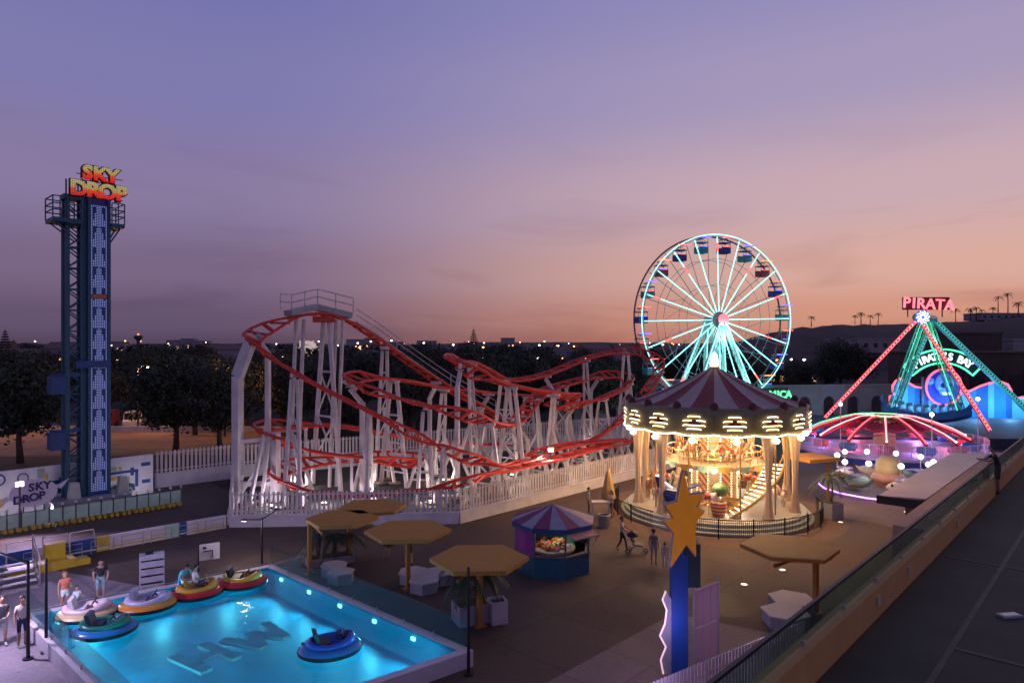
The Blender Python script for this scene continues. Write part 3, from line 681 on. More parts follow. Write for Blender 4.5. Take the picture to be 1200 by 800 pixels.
# floodlight among the supports and added uplights
def flood(loc, target, power, col, label, spot=110, h=None):
    t = thing('floodlight', label, 'floodlight', (loc[0], loc[1], 0)); z = loc[2]
    MB().tube([(0,0,0),(0,0,z-.1)], .05, 6).build('post', m_pole, t)
    d = (V3(target)-V3(loc)).normalized(); x = d.cross(Z).normalized(); y = x.cross(d)
    MB().obox(Vector((0,0,z))-d*.08, x*.22, y*.16, d*.06).build('housing', m_pole, t); MB().obox(Vector((0,0,z)), x*.19, y*.13, d*.025).build('lens', neon('flood_'+str(col), col, 14), t)
    lamp('SPOT', V3(loc)+d*.15, power, col, .15, t, target, spot)
f1 = G(646,569); flood((f1.x, f1.y+.5, 2.6), (2,40,1.5), 500, (1,.86,.74), 'bright white floodlight shining out among the coaster supports', 150)
for k, (px, w_, c, pw) in enumerate(((318,.12,(.92,.8,1),420),(380,.16,(.95,.82,1),420),(440,.13,(1,.85,.95),420),(505,.14,(1,.84,.8),420),(575,.03,(1,.8,.68),420),(640,.04,(1,.78,.64),420),(705,.04,(1,.76,.62),420),(350,.62,(1,.85,.9),380),(430,.6,(1,.84,.85),380),(520,.5,(1,.82,.75),420),(600,.45,(1,.8,.7),420),(690,.6,(1,.8,.7),380))):  # uplights added out of sight behind the fence to brighten the coaster
    f_, b_ = Dfb(px); d_ = f_+(b_-f_)*w_; x_ = (px-600)/800*d_
    t = thing('added_uplight', 'small round uplight added on the ground to brighten the coaster supports', 'uplight', (x_, d_, 0), 0, 'added uplights under the coaster')
    MB().lathe([(.16,0),(.2,.1),(.17,.18),(0,.18)], 12).build('housing', m_pole, t); MB().cyl((0,0,.181), .14, .02, 12).build('lens', neon('added_uplight_lens', (1,.85,.8), 5), t)
    lamp('POINT', (x_, d_, .45), pw*.42, c, .25, t)

# ================================================================== drop tower
TW = Vector((-27.7,44.5,0)); m_blue = mat('tower_blue', (.022,.06,.2), .45, var=.15); m_teal = mat('tower_teal', (.022,.09,.14), .5, var=.15)
TOW = thing('drop_tower', 'tall blue drop tower with lattice mast and lit column under red letters', 'ride tower', TW)
def tl(u, v, z): return U*u+VV*v+Z*z      # local: u to the right, v towards the camera side
H = 20.0
mb = MB(); mb.obox(tl(.55,0,H/2), U*.62, VV*.5, Z*H/2); mb.build('column', m_blue, TOW)
for u in (-.02,1.12): MB().obox(tl(u,.56,H/2), U*.09, VV*.07, Z*H/2).build('guide_rail', m_teal, TOW)
# light face: triangles of small white lamps on the column
m_led = neon('white_dots', (.45,.55,1), .32); mb = MB()
zz = 1.0; k = 0
while zz < H-.5:
    ph = ((zz-1.0) % 1.32)/1.32; half = .44*(1-ph*.8)
    for j in range(-4, 5):
        x = j*.105
        if abs(x) <= half or abs(j) == 4: mb.obox(tl(.55+x, .515, zz), U*.027, VV*.012, Z*.027)
    zz += .105; k += 1
tag(mb.build('lamp_dots', m_led, TOW), kind='stuff')
MB().obox(tl(.55,.52,13.6), U*.45, VV*.03, Z*.13).build('band', mat('warm_band', (.5,.16,.08), .5), TOW)
for z in (9.2,): MB().obox(tl(.2,.6,z), U*1.0, VV*.12, Z*.22).build('band', m_blue, TOW)
# lattice mast
for (u, v) in ((-1.18,.3),(-.3,.3),(-1.18,-.45),(-.3,-.45)): MB().obox(tl(u,v,H/2-.1), U*(.12 if u < -1 else .16), VV*.1, Z*(H/2-.1)).build('mast_post', m_teal, TOW)
n = 14
for k in range(n):
    z0, z1 = .6+k*(H-1.2)/n, .6+(k+1)*(H-1.2)/n
    for v in (.3,-.45):
        b = MB(); b.beam(tl(-1.18,v,z0), tl(-.3,v,z0), .08); b.beam(tl(-1.18,v,z0), tl(-.3,v,(z0+z1)/2), .07); b.beam(tl(-.3,v,(z0+z1)/2), tl(-1.18,v,z1), .07); b.build('lattice', m_teal, TOW)
lad = MB()
for k in range(60): lad.beam(tl(-1.32,.32,.8+k*.31), tl(-1.5,.32,.8+k*.31), .03)
lad.tube([tl(-1.5,.32,.5), tl(-1.5,.32,H-1)], .03, 5); lad.build('ladder', m_teal, TOW)
for z in (7.9,4.4): MB().obox(tl(-1.75,.2,z), U*.4, VV*.5, Z*.55).build('equipment_box', m_blue, TOW); MB().obox(tl(-1.0,.3,z+.6), U*1.1, VV*.08, Z*.1).build('bracket', m_blue, TOW)
# top platform
for (u0, u1) in ((-2.1,-.5),(1.2,1.95)):
    MB().obox(tl((u0+u1)/2,0,18.3), U*((u1-u0)/2), VV*.95, Z*.13).build('platform', m_teal, TOW)
    r = MB(); us = [u0, (u0+u1)/2, u1]
    for v in (-.9,.9):
        for u in us: r.tube([tl(u,v,18.4), tl(u,v,19.75)], .04, 5)
        for z in (18.9,19.3,19.75): r.tube([tl(u0,v,z), tl(u1,v,z)], .04, 5)
    e = u0 if u0 < 0 else u1
    for z in (18.9,19.3,19.75): r.tube([tl(e,-.9,z), tl(e,.9,z)], .04, 5)
    for v in (-.6,.6): r.beam(tl(e*.92,v,18.2), tl(-.6 if u0 < 0 else 1.2, v*.5, 17.1), .08)
    r.build('platform_railing', m_teal, TOW)
MB().obox(tl(-.2,-.1,19.9), U*1.2, VV*.5, Z*.15).build('crown_beam', m_teal, TOW)
MB().tube([tl(-1.25,.3,19.6), tl(-1.25,.3,21.0)], .05, 5).build('mast_tip', m_teal, TOW)
# letters, red below and yellow above, set with bulbs
def bulb_letter_mat(name, zmid, zspan):
    m = bpy.data.materials.new(name); m.use_nodes = True; nt = m.node_tree; b = nt.nodes['Principled BSDF']; N = nt.nodes.new; L = nt.links.new
    tc = N('ShaderNodeTexCoord'); sx = N('ShaderNodeSeparateXYZ'); L(tc.outputs['Object'], sx.inputs[0])
    r = N('ShaderNodeValToRGB'); e = r.color_ramp.elements; e[0].position = .0; e[0].color = (.85,.025,.02,1); e[1].position = .42; e[1].color = (.9,.09,.03,1)
    e.new(.62).color = (.62,.42,.12,1); e.new(1).color = (.55,.5,.2,1)
    mr = N('ShaderNodeMapRange'); mr.inputs[1].default_value = 0; mr.inputs[2].default_value = zspan; L(sx.outputs[1], mr.inputs[0]); L(mr.outputs[0], r.inputs[0])
    v = N('ShaderNodeTexVoronoi'); v.feature = 'F1'; v.inputs['Scale'].default_value = 9; v.inputs['Randomness'].default_value = .15; L(tc.outputs['Object'], v.inputs[0])
    d = N('ShaderNodeMapRange'); d.inputs[1].default_value = .25; d.inputs[2].default_value = .5; d.inputs[3].default_value = .75; d.inputs[4].default_value = .22; L(v.outputs[0], d.inputs[0])
    L(r.outputs[0], b.inputs['Base Color']); L(r.outputs[0], b.inputs['Emission Color']); L(d.outputs[0], b.inputs['Emission Strength']); return m
m_dko = mat('letter_backing', (.03,.012,.012), .6)
m_let = bulb_letter_mat('bulb_letters', 0, .82)
SKY = thing('tower_sign', 'large yellow and red bulb letters SKY DROP standing on top of the drop tower', 'sign', TW+Z*19.95)
letters('DROP', SKY, tl(.62,.55,.1), U, 1.3, [m_let], .22, .055, .63)
letters('DROP', SKY, tl(.62,.4,.1), U, 1.3, [m_dko], .2, .12, .63)
letters('SKY', SKY, tl(.6,.55,1.22), U, 1.2, [m_let], .22, .055, .6)
letters('SKY', SKY, tl(.6,.4,1.22), U, 1.2, [m_dko], .2, .12, .6)
f = MB()
for u in (-.6,.1,.8,1.6): f.beam(tl(u,.35,-.1), tl(u,.35,2.2 if -.3 < u < 1.3 else 1.1), .06)
for z in (.15,1.1,1.5): f.beam(tl(-.7,.35,z), tl(2.0,.35,z), .05)
f.build('sign_frame', m_teal, SKY)
# skirt at the tower foot
MB().obox(tl(0,.1,.35), U*2.2, VV*1.4, Z*.35).build('plinth', m_grey, TOW)
for u in (-.9,1.9):
    b = MB(); b.ext([tl(u-.35,.9,.7), tl(u+.35,.9,.7), tl(u+.25,.9,1.7), tl(u-.2,.9,1.75)], VV*-.5); b.build('seat_unit', mat('seat_cream', (.55,.56,.46), .5), TOW)

# ================================================================== mural wall
MA = Vector((-33.5,39.3,0)); MBp = Vector((-25.6,48.6,0)); md = (MBp-MA); ml = md.length; ma = math.atan2(md.y, md.x)
MUR = thing('mural_wall', 'white wall painted with blue, yellow and green shapes behind the drop tower', 'wall', MA, ma)
MB().box((ml/2,0,1.35), (ml,.25,2.7)).build('wall', mat('mural_white', (.66,.64,.66), .8, var=.1, scale=1), MUR)
PA = {'b': mat('mural_blue', (.02,.07,.24), .7, var=.12), 'y': mat('mural_yellow', (.62,.38,.03), .7, var=.12), 'g': mat('mural_sage', (.33,.38,.3), .7, var=.12), 'n': mat('mural_navy', (.015,.055,.12), .7, var=.12)}
def rect(x0, x1, z0, z1, c, q=[0]):
    q[0] += 1; MB().box(((x0+x1)/2, -.13-.0015*(q[0] % 9), (z0+z1)/2), (x1-x0, .02, z1-z0)).build('painted_shape', PA[c], MUR)
def disc(x, z, r, c, ring=0):
    mb = MB()
    if ring: mb.tube([(x+r*math.cos(2*math.pi*k/24), -.14, z+r*math.sin(2*math.pi*k/24)) for k in range(24)], ring, 6, True)
    else: mb.ext([(x+r*math.cos(2*math.pi*k/20), -.127, z+r*math.sin(2*math.pi*k/20)) for k in range(20)], (0,-.018,0))
    mb.build('painted_disc', PA[c], MUR)
L0 = ml
for (x0,x1,z0,z1,c) in ((L0-2.9,L0-1.0,1.62,1.8,'b'),(L0-1.2,L0-1.0,.6,1.8,'b'),(L0-1.5,L0-1.28,1.4,1.95,'b'),(L0-.8,L0-.2,1.95,2.2,'b'),(L0-.75,L0-.2,.75,1.0,'b'),(L0-3.0,L0-1.9,1.22,1.45,'y'),(L0-2.1,L0-1.9,.7,1.45,'y'),(L0-2.25,L0-2.05,1.85,2.1,'y'),(L0-3.2,L0-2.4,1.85,2.15,'g'),(L0-1.8,L0-1.55,.6,1.35,'g'),(L0-2.7,L0-2.3,.6,.95,'g'),
    (4.4,6.6,1.5,1.75,'b'),(6.4,6.7,1.3,1.9,'b'),(5.2,5.6,1.7,2.6,'g'),(5.6,5.8,1.8,2.2,'y'),(6.8,7.8,1.15,1.45,'y'),(2.0,2.35,.5,2.0,'b'),(2.0,3.0,1.45,1.7,'b'),(1.2,1.9,1.2,1.45,'y'),(.2,1.3,1.2,1.4,'b'),(2.6,3.0,.4,1.2,'g'),(6.0,6.6,.9,1.3,'n'),(5.0,5.5,.45,.85,'n'),(8.2,8.9,.6,1.3,'y'),(7.2,8.0,.4,1.0,'g'),(0.3,1.0,.5,1.0,'g')): rect(x0,x1,z0,z1,c)
for (x, z, r, c, ring) in ((3.2,2.2,.32,'b',.05),(4.45,2.15,.28,'b',.035),(3.2,.75,.3,'y',0),(4.6,.8,.35,'g',0),(5.9,1.2,.3,'n',0),(1.0,2.1,.3,'g',0)): disc(x,z,r,c,ring)
car = MB(); car.ext([(L0-3.1,-.12,.35),(L0-1.2,-.12,.35),(L0-1.25,-.12,.8),(L0-1.7,-.12,.95),(L0-2.3,-.12,.95),(L0-3.0,-.12,.6)], (0,-.03,0)); car.build('painted_vehicle', PA['n'], MUR)
for x in (L0-2.6,L0-1.6): disc(x,.38,.2,'g',.05)
# oval board in front of the mural
OV = thing('oval_sign', 'pale oval sign board reading SKY DROP in front of the mural wall', 'sign', G(40,617), AU)
mb = MB(); mb.ext([(1.15*math.cos(2*math.pi*k/28), 0, 1.95+.8*math.sin(2*math.pi*k/28)) for k in range(28)], (0,.1,0)); mb.build('board', mat('sign_pale', (.62,.58,.66), .6, var=.05), OV)
mb = MB(); mb.ext([(1.0,.02,2.15),(1.75,.02,2.55),(1.35,.02,2.0)], (0,.06,0)); mb.ext([(-1.0,.02,1.75),(-1.75,.02,1.35),(-1.3,.02,1.95)], (0,.06,0)); mb.build('ribbon', MATS['sign_pale'], OV)
m_nav = mat('navy_letter', (.02,.025,.12), .5)
letters('SKY', OV, (.25,-.03,2.1), (1,0,0), .62, [m_nav], .04, .02, .62, step=(0,0,.06)); letters('DROP', OV, (-.2,-.03,1.5), (1,0,0), .62, [m_nav], .04, .02, .62, step=(0,0,.1))
for x in (-.5,.5): MB().tube([(x,.07,0),(x,.07,1.4)], .04, 6).build('leg', m_pole, OV)
# floodlight by the sign
fl = Pd(23,567,38.2); flood((fl.x, fl.y, fl.z), (-19,24,0), 2000, (.72,.55,1), 'glaring violet-white floodlight on a post before the mural wall', 130)
for k, x in enumerate((2.2,5.4,8.6,11.0)):  # ground lamps added to brighten the dim mural
    p = MA+md.normalized()*x+Vector((md.y,-md.x,0)).normalized()*2.0
    t = thing('added_wall_washer', 'small lamp added on the ground to brighten the painted mural wall', 'lamp', p, ma, 'added lamps under the mural'); MB().box((0,0,.08), (.4,.16,.16)).build('housing', m_pole, t); MB().box((0,.02,.165), (.34,.1,.012)).build('lens', neon('added_washer_lens', (.9,.85,1), 4), t)
    lamp('POINT', p+Z*.35, 55, (.9,.8,1), .15, t)
# ================================================================== green barrier panels
m_mint = mat('mint_panel', (.42,.62,.48), .5, var=.12, scale=3); m_yel = mat('yellow_paint', (.6,.42,.03), .55, var=.12)
proto = None; a0, a1 = Vector((-28.9,36.9,0)), Vector((-21.6,44.6,0)); n = 16
for k in range(n):
    p = a0.lerp(a1, (k+.5)/n); rz = math.atan2((a1-a0).y, (a1-a0).x)
    if proto is None:
        w = (a1-a0).length/n-.05
        proto = thing('barrier_panel', 'mint green barrier panel with yellow feet in the row before the drop tower', 'barrier', p, rz, 'barrier panels at the drop tower')
        MB().box((0,0,.62), (w,.06,.75)).build('panel', m_mint, proto)
        for x in (-w/2+.12,w/2-.12): MB().box((x,-.02,.12), (.16,.5,.2)).build('foot', m_yel, proto)
        MB().box((w/2,0,.7), (.07,.08,.95)).build('post', m_pole, proto); MB().sph((w/2,0,1.22), .09, 8, 6).build('post_cap', mat('cap_white', (.6,.58,.55), .5), proto)
        for z in (.45,.8): MB().box((0,-.05,z), (w-.1,.04,.05)).build('rib', m_mint, proto)
    else: dup(proto, None, p, rz)
# painted low wall, panel by panel
lw = [(-3.0,.0,'w'),(0,1.5,'b'),(1.5,2.7,'w'),(2.7,4.2,'b'),(4.2,4.8,'y'),(4.8,7.6,'w'),(7.6,8.35,'g'),(8.35,8.75,'b'),(8.75,11.0,'w')]
e0 = Vector((-23.9,31.7,0)); e1 = Vector((-16.4,39.1,0)); ee = (e1-e0); rz = math.atan2(ee.y, ee.x); scl_ = ee.length/11.0
LWALL = thing('low_painted_wall', 'low wall with blue, white, yellow and green panels along the drop tower yard', 'wall', e0, rz)
pm = {'w': m_wall, 'b': PA['b'], 'y': m_yel, 'g': m_mint}
for (x0,x1,c) in lw:
    MB().box(((x0+x1)/2*scl_,0,.36), ((x1-x0)*scl_-.02,.2,.72)).build('wall_panel', pm[c], LWALL)
    MB().box(((x0+x1)/2*scl_,-.11,.15), ((x1-x0)*scl_-.05,.03,.06)).build('skirting', m_wall if c != 'w' else m_yel, LWALL)
for k in range(7):
    f = MB(); x = (1.0+k*1.45)*scl_
    f.tube([(x,-.3,.0),(x,-.3,.62),(x+1.0,-.3,.62),(x+1.0,-.3,0)], .025, 5); f.tube([(x,-.3,.35),(x+1.0,-.3,.35)], .02, 5)
    tag(f.build('bicycle_rack', m_grey), 'low steel hoop rail standing in front of the low painted wall', 'rail', 'hoop rails at the painted wall');
    o = [q for q in COL.objects][-1]; o.location = e0; o.rotation_euler = (0,0,rz)
# yellow step platform, stairs and handrails at the far left
YP = thing('yellow_platform', 'yellow stepped boarding platform with white handrails at the left edge', 'platform', G(48,668), AU)
MB().box((0,0,.2), (2.6,1.0,.4)).build('deck', m_yel, YP); MB().box((.6,.3,.75), (.8,.4,.7)).build('side_block', m_yel, YP); MB().box((1.6,-.1,.12), (.6,.8,.24)).build('step', m_yel, YP)
for x in (-1.2,.2,1.3):
    MB().tube([(x,.6,.3),(x,.6,1.35),(x+1.0,.6,1.35),(x+1.1,.6,.5)], .035, 6).build('handrail', m_white, YP, True)
ST = thing('metal_stairs', 'grey metal steps with a white stringer rail at the left edge', 'stairs', G(4,690), AU)
for k in range(4): MB().box((0,-.32+.3*k,.2+.2*k), (2.4,.32,.06)).build('tread', mat('tread_grey', (.16,.16,.17), .6, .2), ST)
for x in (-1.2,1.2): MB().beam((x,-.5,.05), (x,.75,.85), .06, .16).build('stringer', m_white, ST); MB().tube([(x,-.5,.1),(x,-.5,1.15),(x,.75,1.95),(x,.75,.8)], .035, 6).build('handrail', m_white, ST, True)
# slim dark lamp posts with a flat arm
def arm_post(p, h, label, arms, rz=0, power=0, col=(1,.82,.7)):
    t = thing('lamp_post', label, 'lamp post', p, rz)
    MB().tube([(0,0,0),(0,0,h)], [.055,.045], 8).build('post', m_dkm, t); MB().cyl((0,0,0), .16, .05, 10).build('base_plate', m_dkm, t)
    for (x, y, z) in arms: MB().beam((0,0,h-.1), (x,y,h-.1+z), .09, .05).build('arm', m_dkm, t); MB().box((x*.9,y*.9,h-.13+z), (.3,.14,.05)).build('lamp_head', m_dkm, t)
    if power: MB().box((arms[0][0]*.9, arms[0][1]*.9, h-.17+arms[0][2]), (.2,.1,.02)).build('lens', neon('added_post_lens', (1,.85,.75), 2.5), t); lamp('POINT', V3(p)+V3((arms[0][0]*.9, arms[0][1]*.9, h-.3+arms[0][2])), power, col, .2, t)  # glowing lens and light are added; the posts themselves stand unlit
m_dkm = mat('dark_metal', (.022,.02,.024), .5, .3, var=.1)
arm_post(G(33,772), 3.3, 'slim dark lamp post with a flat arm beside the pool corner', ((-1.7,.2,.45),), power=1000, col=(.72,.58,1))
arm_post(G(37,770)+Vector((.25,.35,0)), 3.2, 'second slim dark post close beside the arm post at the pool corner', ())
arm_post(G(307,663), 2.3, 'short dark lamp post with two splayed arms behind the pool', ((-.9,-.1,.02),(.75,.1,.5)), power=130, col=(1,.82,.8))
arm_post(G(549,790), 3.4, 'dark lamp post standing by the pool glass near the palm planter', ())

# ================================================================== pool
RIM = .52; WAT = .43; hh = CAMZ-WAT
pA = Vector((-17.6,25.1,0)); pB = Vector((-10.9,30.5,0)); pC = Vector((-1.75,22.2,0)); pD = pA+pC-pB
cen = (pA+pB+pC+pD)/4
POOL = thing('boat_pool', 'raised bright blue pool with white rim walls and letters on its floor', 'pool', (cen.x, cen.y, 0))
m_rim = mat('pool_rim', (.6,.56,.58), .6, var=.12, scale=1.5)
Q = [pA, pB, pC, pD]
def inset(q, d):
    c = (q[0]+q[1]+q[2]+q[3])/4; out = []
    for i in range(4):
        p, a, b = q[i], q[i-1], q[(i+1) % 4]; e1 = (a-p).normalized(); e2 = (b-p).normalized(); out.append(p+(e1+e2)*d/ math.sin(e1.angle(e2)))
    return out
In = inset(Q, .02); Inr = inset(Q, -.002); Ou = inset(Q, -.32); FLR = -.55
for i in range(4):
    a, b, c, d = Ou[i], Ou[(i+1) % 4], Inr[(i+1) % 4], Inr[i]
    MB().ext([a+Z*.0, b, c, d], Z*RIM).build('rim_wall', m_rim, POOL, world=True)
m_pool = mat('pool_blue', (.002,.31,.47), .5, var=.06, scale=1.5)
mb = MB(); mb.add([p+Z*FLR for p in In], [(0,1,2,3)])
for i in range(4): mb.add([In[i]+Z*FLR, In[(i+1) % 4]+Z*FLR, In[(i+1) % 4]+Z*(WAT+.06), In[i]+Z*(WAT+.06)], [(0,1,2,3)])
mb.build('basin', m_pool, POOL, world=True)
def water_mat():
    m = bpy.data.materials.new('water'); m.use_nodes = True; nt = m.node_tree; nt.nodes.clear(); N = nt.nodes.new; L = nt.links.new
    o = N('ShaderNodeOutputMaterial'); t = N('ShaderNodeBsdfTransparent'); t.inputs[0].default_value = (.25,.87,.96,1); g = N('ShaderNodeBsdfGlossy'); g.inputs['Roughness'].default_value = .05
    f = N('ShaderNodeLayerWeight'); f.inputs[0].default_value = .5; pw = N('ShaderNodeMath'); pw.operation = 'POWER'; pw.inputs[1].default_value = 4.5; L(f.outputs['Facing'], pw.inputs[0]); ad = N('ShaderNodeMath'); ad.operation = 'ADD'; ad.inputs[1].default_value = .02; L(pw.outputs[0], ad.inputs[0]); x = N('ShaderNodeMixShader')
    ge = N('ShaderNodeNewGeometry'); nz = N('ShaderNodeTexNoise'); nz.inputs['Scale'].default_value = 2.2; nz.inputs['Detail'].default_value = 4; L(ge.outputs['Position'], nz.inputs[0])
    b = N('ShaderNodeBump'); b.inputs['Strength'].default_value = .35; b.inputs['Distance'].default_value = .08; L(nz.outputs[0], b.inputs['Height']); L(b.outputs[0], g.inputs['Normal']); L(b.outputs[0], f.inputs['Normal'])
    L(ad.outputs[0], x.inputs[0]); L(t.outputs[0], x.inputs[1]); L(g.outputs[0], x.inputs[2]); L(x.outputs[0], o.inputs[0]); return m
wm = MB(); nn = 2; Iw = inset(Q, .03); wm.add([p+Z*WAT for p in Iw], [(0,1,2,3)]); struct(wm.build('water', water_mat()))
# H W on the pool floor, thick slabs
m_slab = mat('floor_letter', (.32,.47,.46), .8, var=.2, scale=2)
eA = (pB-pA).normalized(); 
def floor_letter(px, py, strokes, s, rot=R(57)):
    p = G(px, py, .08); ex = Vector((math.cos(rot), math.sin(rot), 0)); up = Vector((-math.sin(rot), math.cos(rot), 0)); mb = MB()
    for k, (x0, y0, x1, y1) in enumerate(strokes):
        mb.beam(p+ex*x0*s+up*y0*s+Z*.0015*k, p+ex*x1*s+up*y1*s+Z*.0015*k, .36*s, .1)
    return mb.build('floor_letter', m_slab, POOL, world=True)
floor_letter(240, 770, ((-.48,-.85,-.48,.85),(.48,-.85,.48,.85),(-.48,0,.48,0)), 1.12)
floor_letter(304, 746, ((-.8,.8,-.42,-.78),(-.42,-.78,0,.5),(0,.5,.42,-.78),(.42,-.78,.8,.8)), 1.08)
# underwater lamps, most of them added to even out the glow of the pool
def uw(a, b, t_, power, off=.12):
    p = a.lerp(b, t_); n_ = (cen-p); e = (b-a).normalized(); n_ = (n_-e*n_.dot(e)).normalized(); q = p+n_*.05
    o = MB(); o.obox(V3((0,0,0)), e*.09, n_*.03, Z*.06); l = o.build('pool_lamp', neon('pool_lamp', (.85,1,1), 3), POOL); l.location = V3((q.x,q.y,.26))-V3(POOL.location)
    lamp('SPOT', (q.x+n_.x*.08, q.y+n_.y*.08, .26), power*3.4, (.3,.86,1), .09, POOL, (q.x+n_.x*2, q.y+n_.y*2, .3), 168)
for t_ in (.1,.28,.46,.64,.82): uw(pB, pC, t_, 40); uw(pA, pD, t_, 40)
for t_ in (.2,.5,.8): uw(pA, pB, t_, 30); uw(pD, pC, t_, 34)
# glass screens on the rim
m_glass = glass('screen_glass', (.86,.95,.94), .03)
def glass_screen(label, a, b, h, z, w=1.6, m=m_glass, lean=0, posts=True, name='glass_screen', cat='glass screen', rail=None):
    d = b-a; L_ = d.length; n = max(1, round(L_/w)); t = thing(name, label, cat, a+Z*z, math.atan2(d.y, d.x)); ww = L_/n
    for k in range(n):
        MB().box((ww*(k+.5),0,h/2+.02), (ww-.03,.016,h)).build('glass_pane', m, t)
        if posts: MB().box((ww*k,0,h*.08), (.04,.05,h*.16)).build('clamp', m_grey, t)
    if rail: MB().box((L_/2,0,h+.05), (L_,.06,.05)).build('top_rail', rail, t)
    return t
o_ = inset(Q, -.16)
glass_screen('greenish glass screen along the right rim of the pool', o_[1], o_[2], .95, RIM)
glass_screen('glass screen along the left rim of the pool by the violet paving', o_[0], o_[3], .95, RIM)
# ---------------------------------------------------------------- bumper boats
def ring_prof(R0, r, fl=.55): return [(R0+r*math.cos(2*math.pi*k/12), .14+fl*r*math.sin(2*math.pi*k/12)) for k in range(13)]
def boat(px, py, rz, c_ring, c_body, c_seat, label, s=1.0):
    p = G(px, py, WAT)
    t = thing('bumper_boat', label, 'bumper boat', p, rz); t.scale = (1.12*s, s, s)
    mr_ = mat('boat_'+'_'.join(str(int(x*99)) for x in c_ring), c_ring, .28, var=.05); mb_ = mat('boat_'+'_'.join(str(int(x*99)) for x in c_body), c_body, .3, var=.05); ms_ = mat('boat_'+'_'.join(str(int(x*99)) for x in c_seat), c_seat, .5, var=.05)
    MB().lathe(ring_prof(.62,.3), 28).build('tube', mr_, t, True); MB().lathe([(.905,.06),(.93,.1),(.93,.15),(.915,.18)], 28).build('bumper_stripe', m_dkm, t, True)
    hull = MB(); n = 22; rings = [(.0,.2,.0),(.34,.2,0),(.54,.2,.0),(.66,.3,.02),(.62,.4,.06),(.5,.42,.08),(.44,.32,.08),(.38,.22,.05)]
    b = 0
    for (r, z, lift) in rings:
        for j in range(n):
            a = 2*math.pi*j/n; up = lift*(2.2*max(0, math.cos(a))**2 + 1.2*max(0,-math.cos(a))**3); hull.v.append((r*math.cos(a)*1.1, r*math.sin(a)*.95, z+up))
    for i in range(len(rings)-1):
        for j in range(n): hull.f.append((i*n+j, i*n+(j+1) % n, (i+1)*n+(j+1) % n, (i+1)*n+j)); hull.m.append(0)
    hull.build('hull', mb_, t, True)
    st = MB(); st.box((-.2,0,.32), (.36,.6,.16)); st.obox((-.4,0,.54), (.06,0,.0), (0,.3,0), (-.05,0,.2)); st.build('seat', ms_, t)
    w = MB(); w.tube([(.22+.13*math.cos(a)*.5, .13*math.sin(a), .56+.11*math.cos(a)) for a in [2*math.pi*k/14 for k in range(14)]], .022, 5, True); w.tube([(.22,0,.56),(.36,0,.42)], .03, 5); w.build('steering_wheel', m_dkm, t, True)
    MB().sph((.5,0,.46), .2, 10, 7, (1,1.1,.7)).build('motor_cowl', ms_, t, True)
    MB().box((-.7,.2,.29), (.06,.3,.08), .3).build('grip', m_dkm, t)
    return t
W_ = (.72,.66,.68)
BOATS = [boat(102,722,R(20),(.62,.45,.22),(.75,.55,.55),W_,'cream tubed bumper boat with pale pink hull beside the pool corner'),
 boat(123,741,R(15),(.03,.22,.55),(.02,.22,.14),(.03,.05,.1),'blue tubed bumper boat with dark green hull by the left glass'),
 boat(173,712,R(15),(.75,.3,.03),(.6,.55,.68),(.3,.28,.4),'orange tubed bumper boat with lilac white hull'),
 boat(231,697,R(40),(.6,.02,.03),(.75,.42,.05),(.5,.25,.04),'red tubed bumper boat with yellow hull and two people aboard'),
 boat(283,685,R(10),(.55,.02,.03),(.75,.42,.05),(.02,.02,.02),'empty red tubed bumper boat with yellow hull at the back rim'),
 boat(387,763,R(25),(.02,.2,.5),(.03,.1,.5),(.02,.02,.03),'blue tubed bumper boat with blue hull floating alone in the pool')]
# slatted locker and notice board behind the pool
t = thing('slatted_cabinet', 'pale slatted cabinet with a black box on top behind the pool', 'cabinet', G(178,689), R(30))
MB().box((0,0,.75), (.95,.45,1.5)).build('body', mat('cabinet', (.55,.5,.56), .6), t)
for k in range(4): MB().box((0,-.235,.3+.32*k), (.85,.03,.06)).build('slot', m_dkm, t)
MB().box((-.1,0,1.58), (.3,.25,.16)).build('box', m_dkm, t)
t = thing('notice_board', 'white notice board with black line drawing on a post behind the pool', 'sign', G(241,668), R(30))
MB().tube([(-.3,0,0),(-.3,0,1.3)], .035, 6).build('post', m_dkm, t); MB().box((.15,0,.85), (.9,.04,.75)).build('board', m_wall, t); MB().beam((-.1,-.03,.9), (.3,-.03,.9), .03, .04).build('printed_line', m_dkm, t); MB().beam((.3,-.03,.9), (.3,-.03,.55), .03, .04).build('printed_line', m_dkm, t); MB().box((-.05,-.03,1.05), (.16,.02,.1)).build('printed_mark', m_dkm, t)
# low rail behind the boats
t = thing('pool_rail', 'low thin rail along the back rim of the pool', 'rail', (pA+pB)/2)
dv = (pB-pA); bk = Vector((-dv.y, dv.x, 0)).normalized()*.45
for z in (.3,.55): MB().tube([pA+bk+Z*z, pB+bk+Z*z], .022, 5).build('rail', m_grey, t, world=True)
for k in range(8): q = pA.lerp(pB, k/7)+bk; MB().tube([q, q+Z*.6], .025, 5).build('post', m_grey, t, world=True)

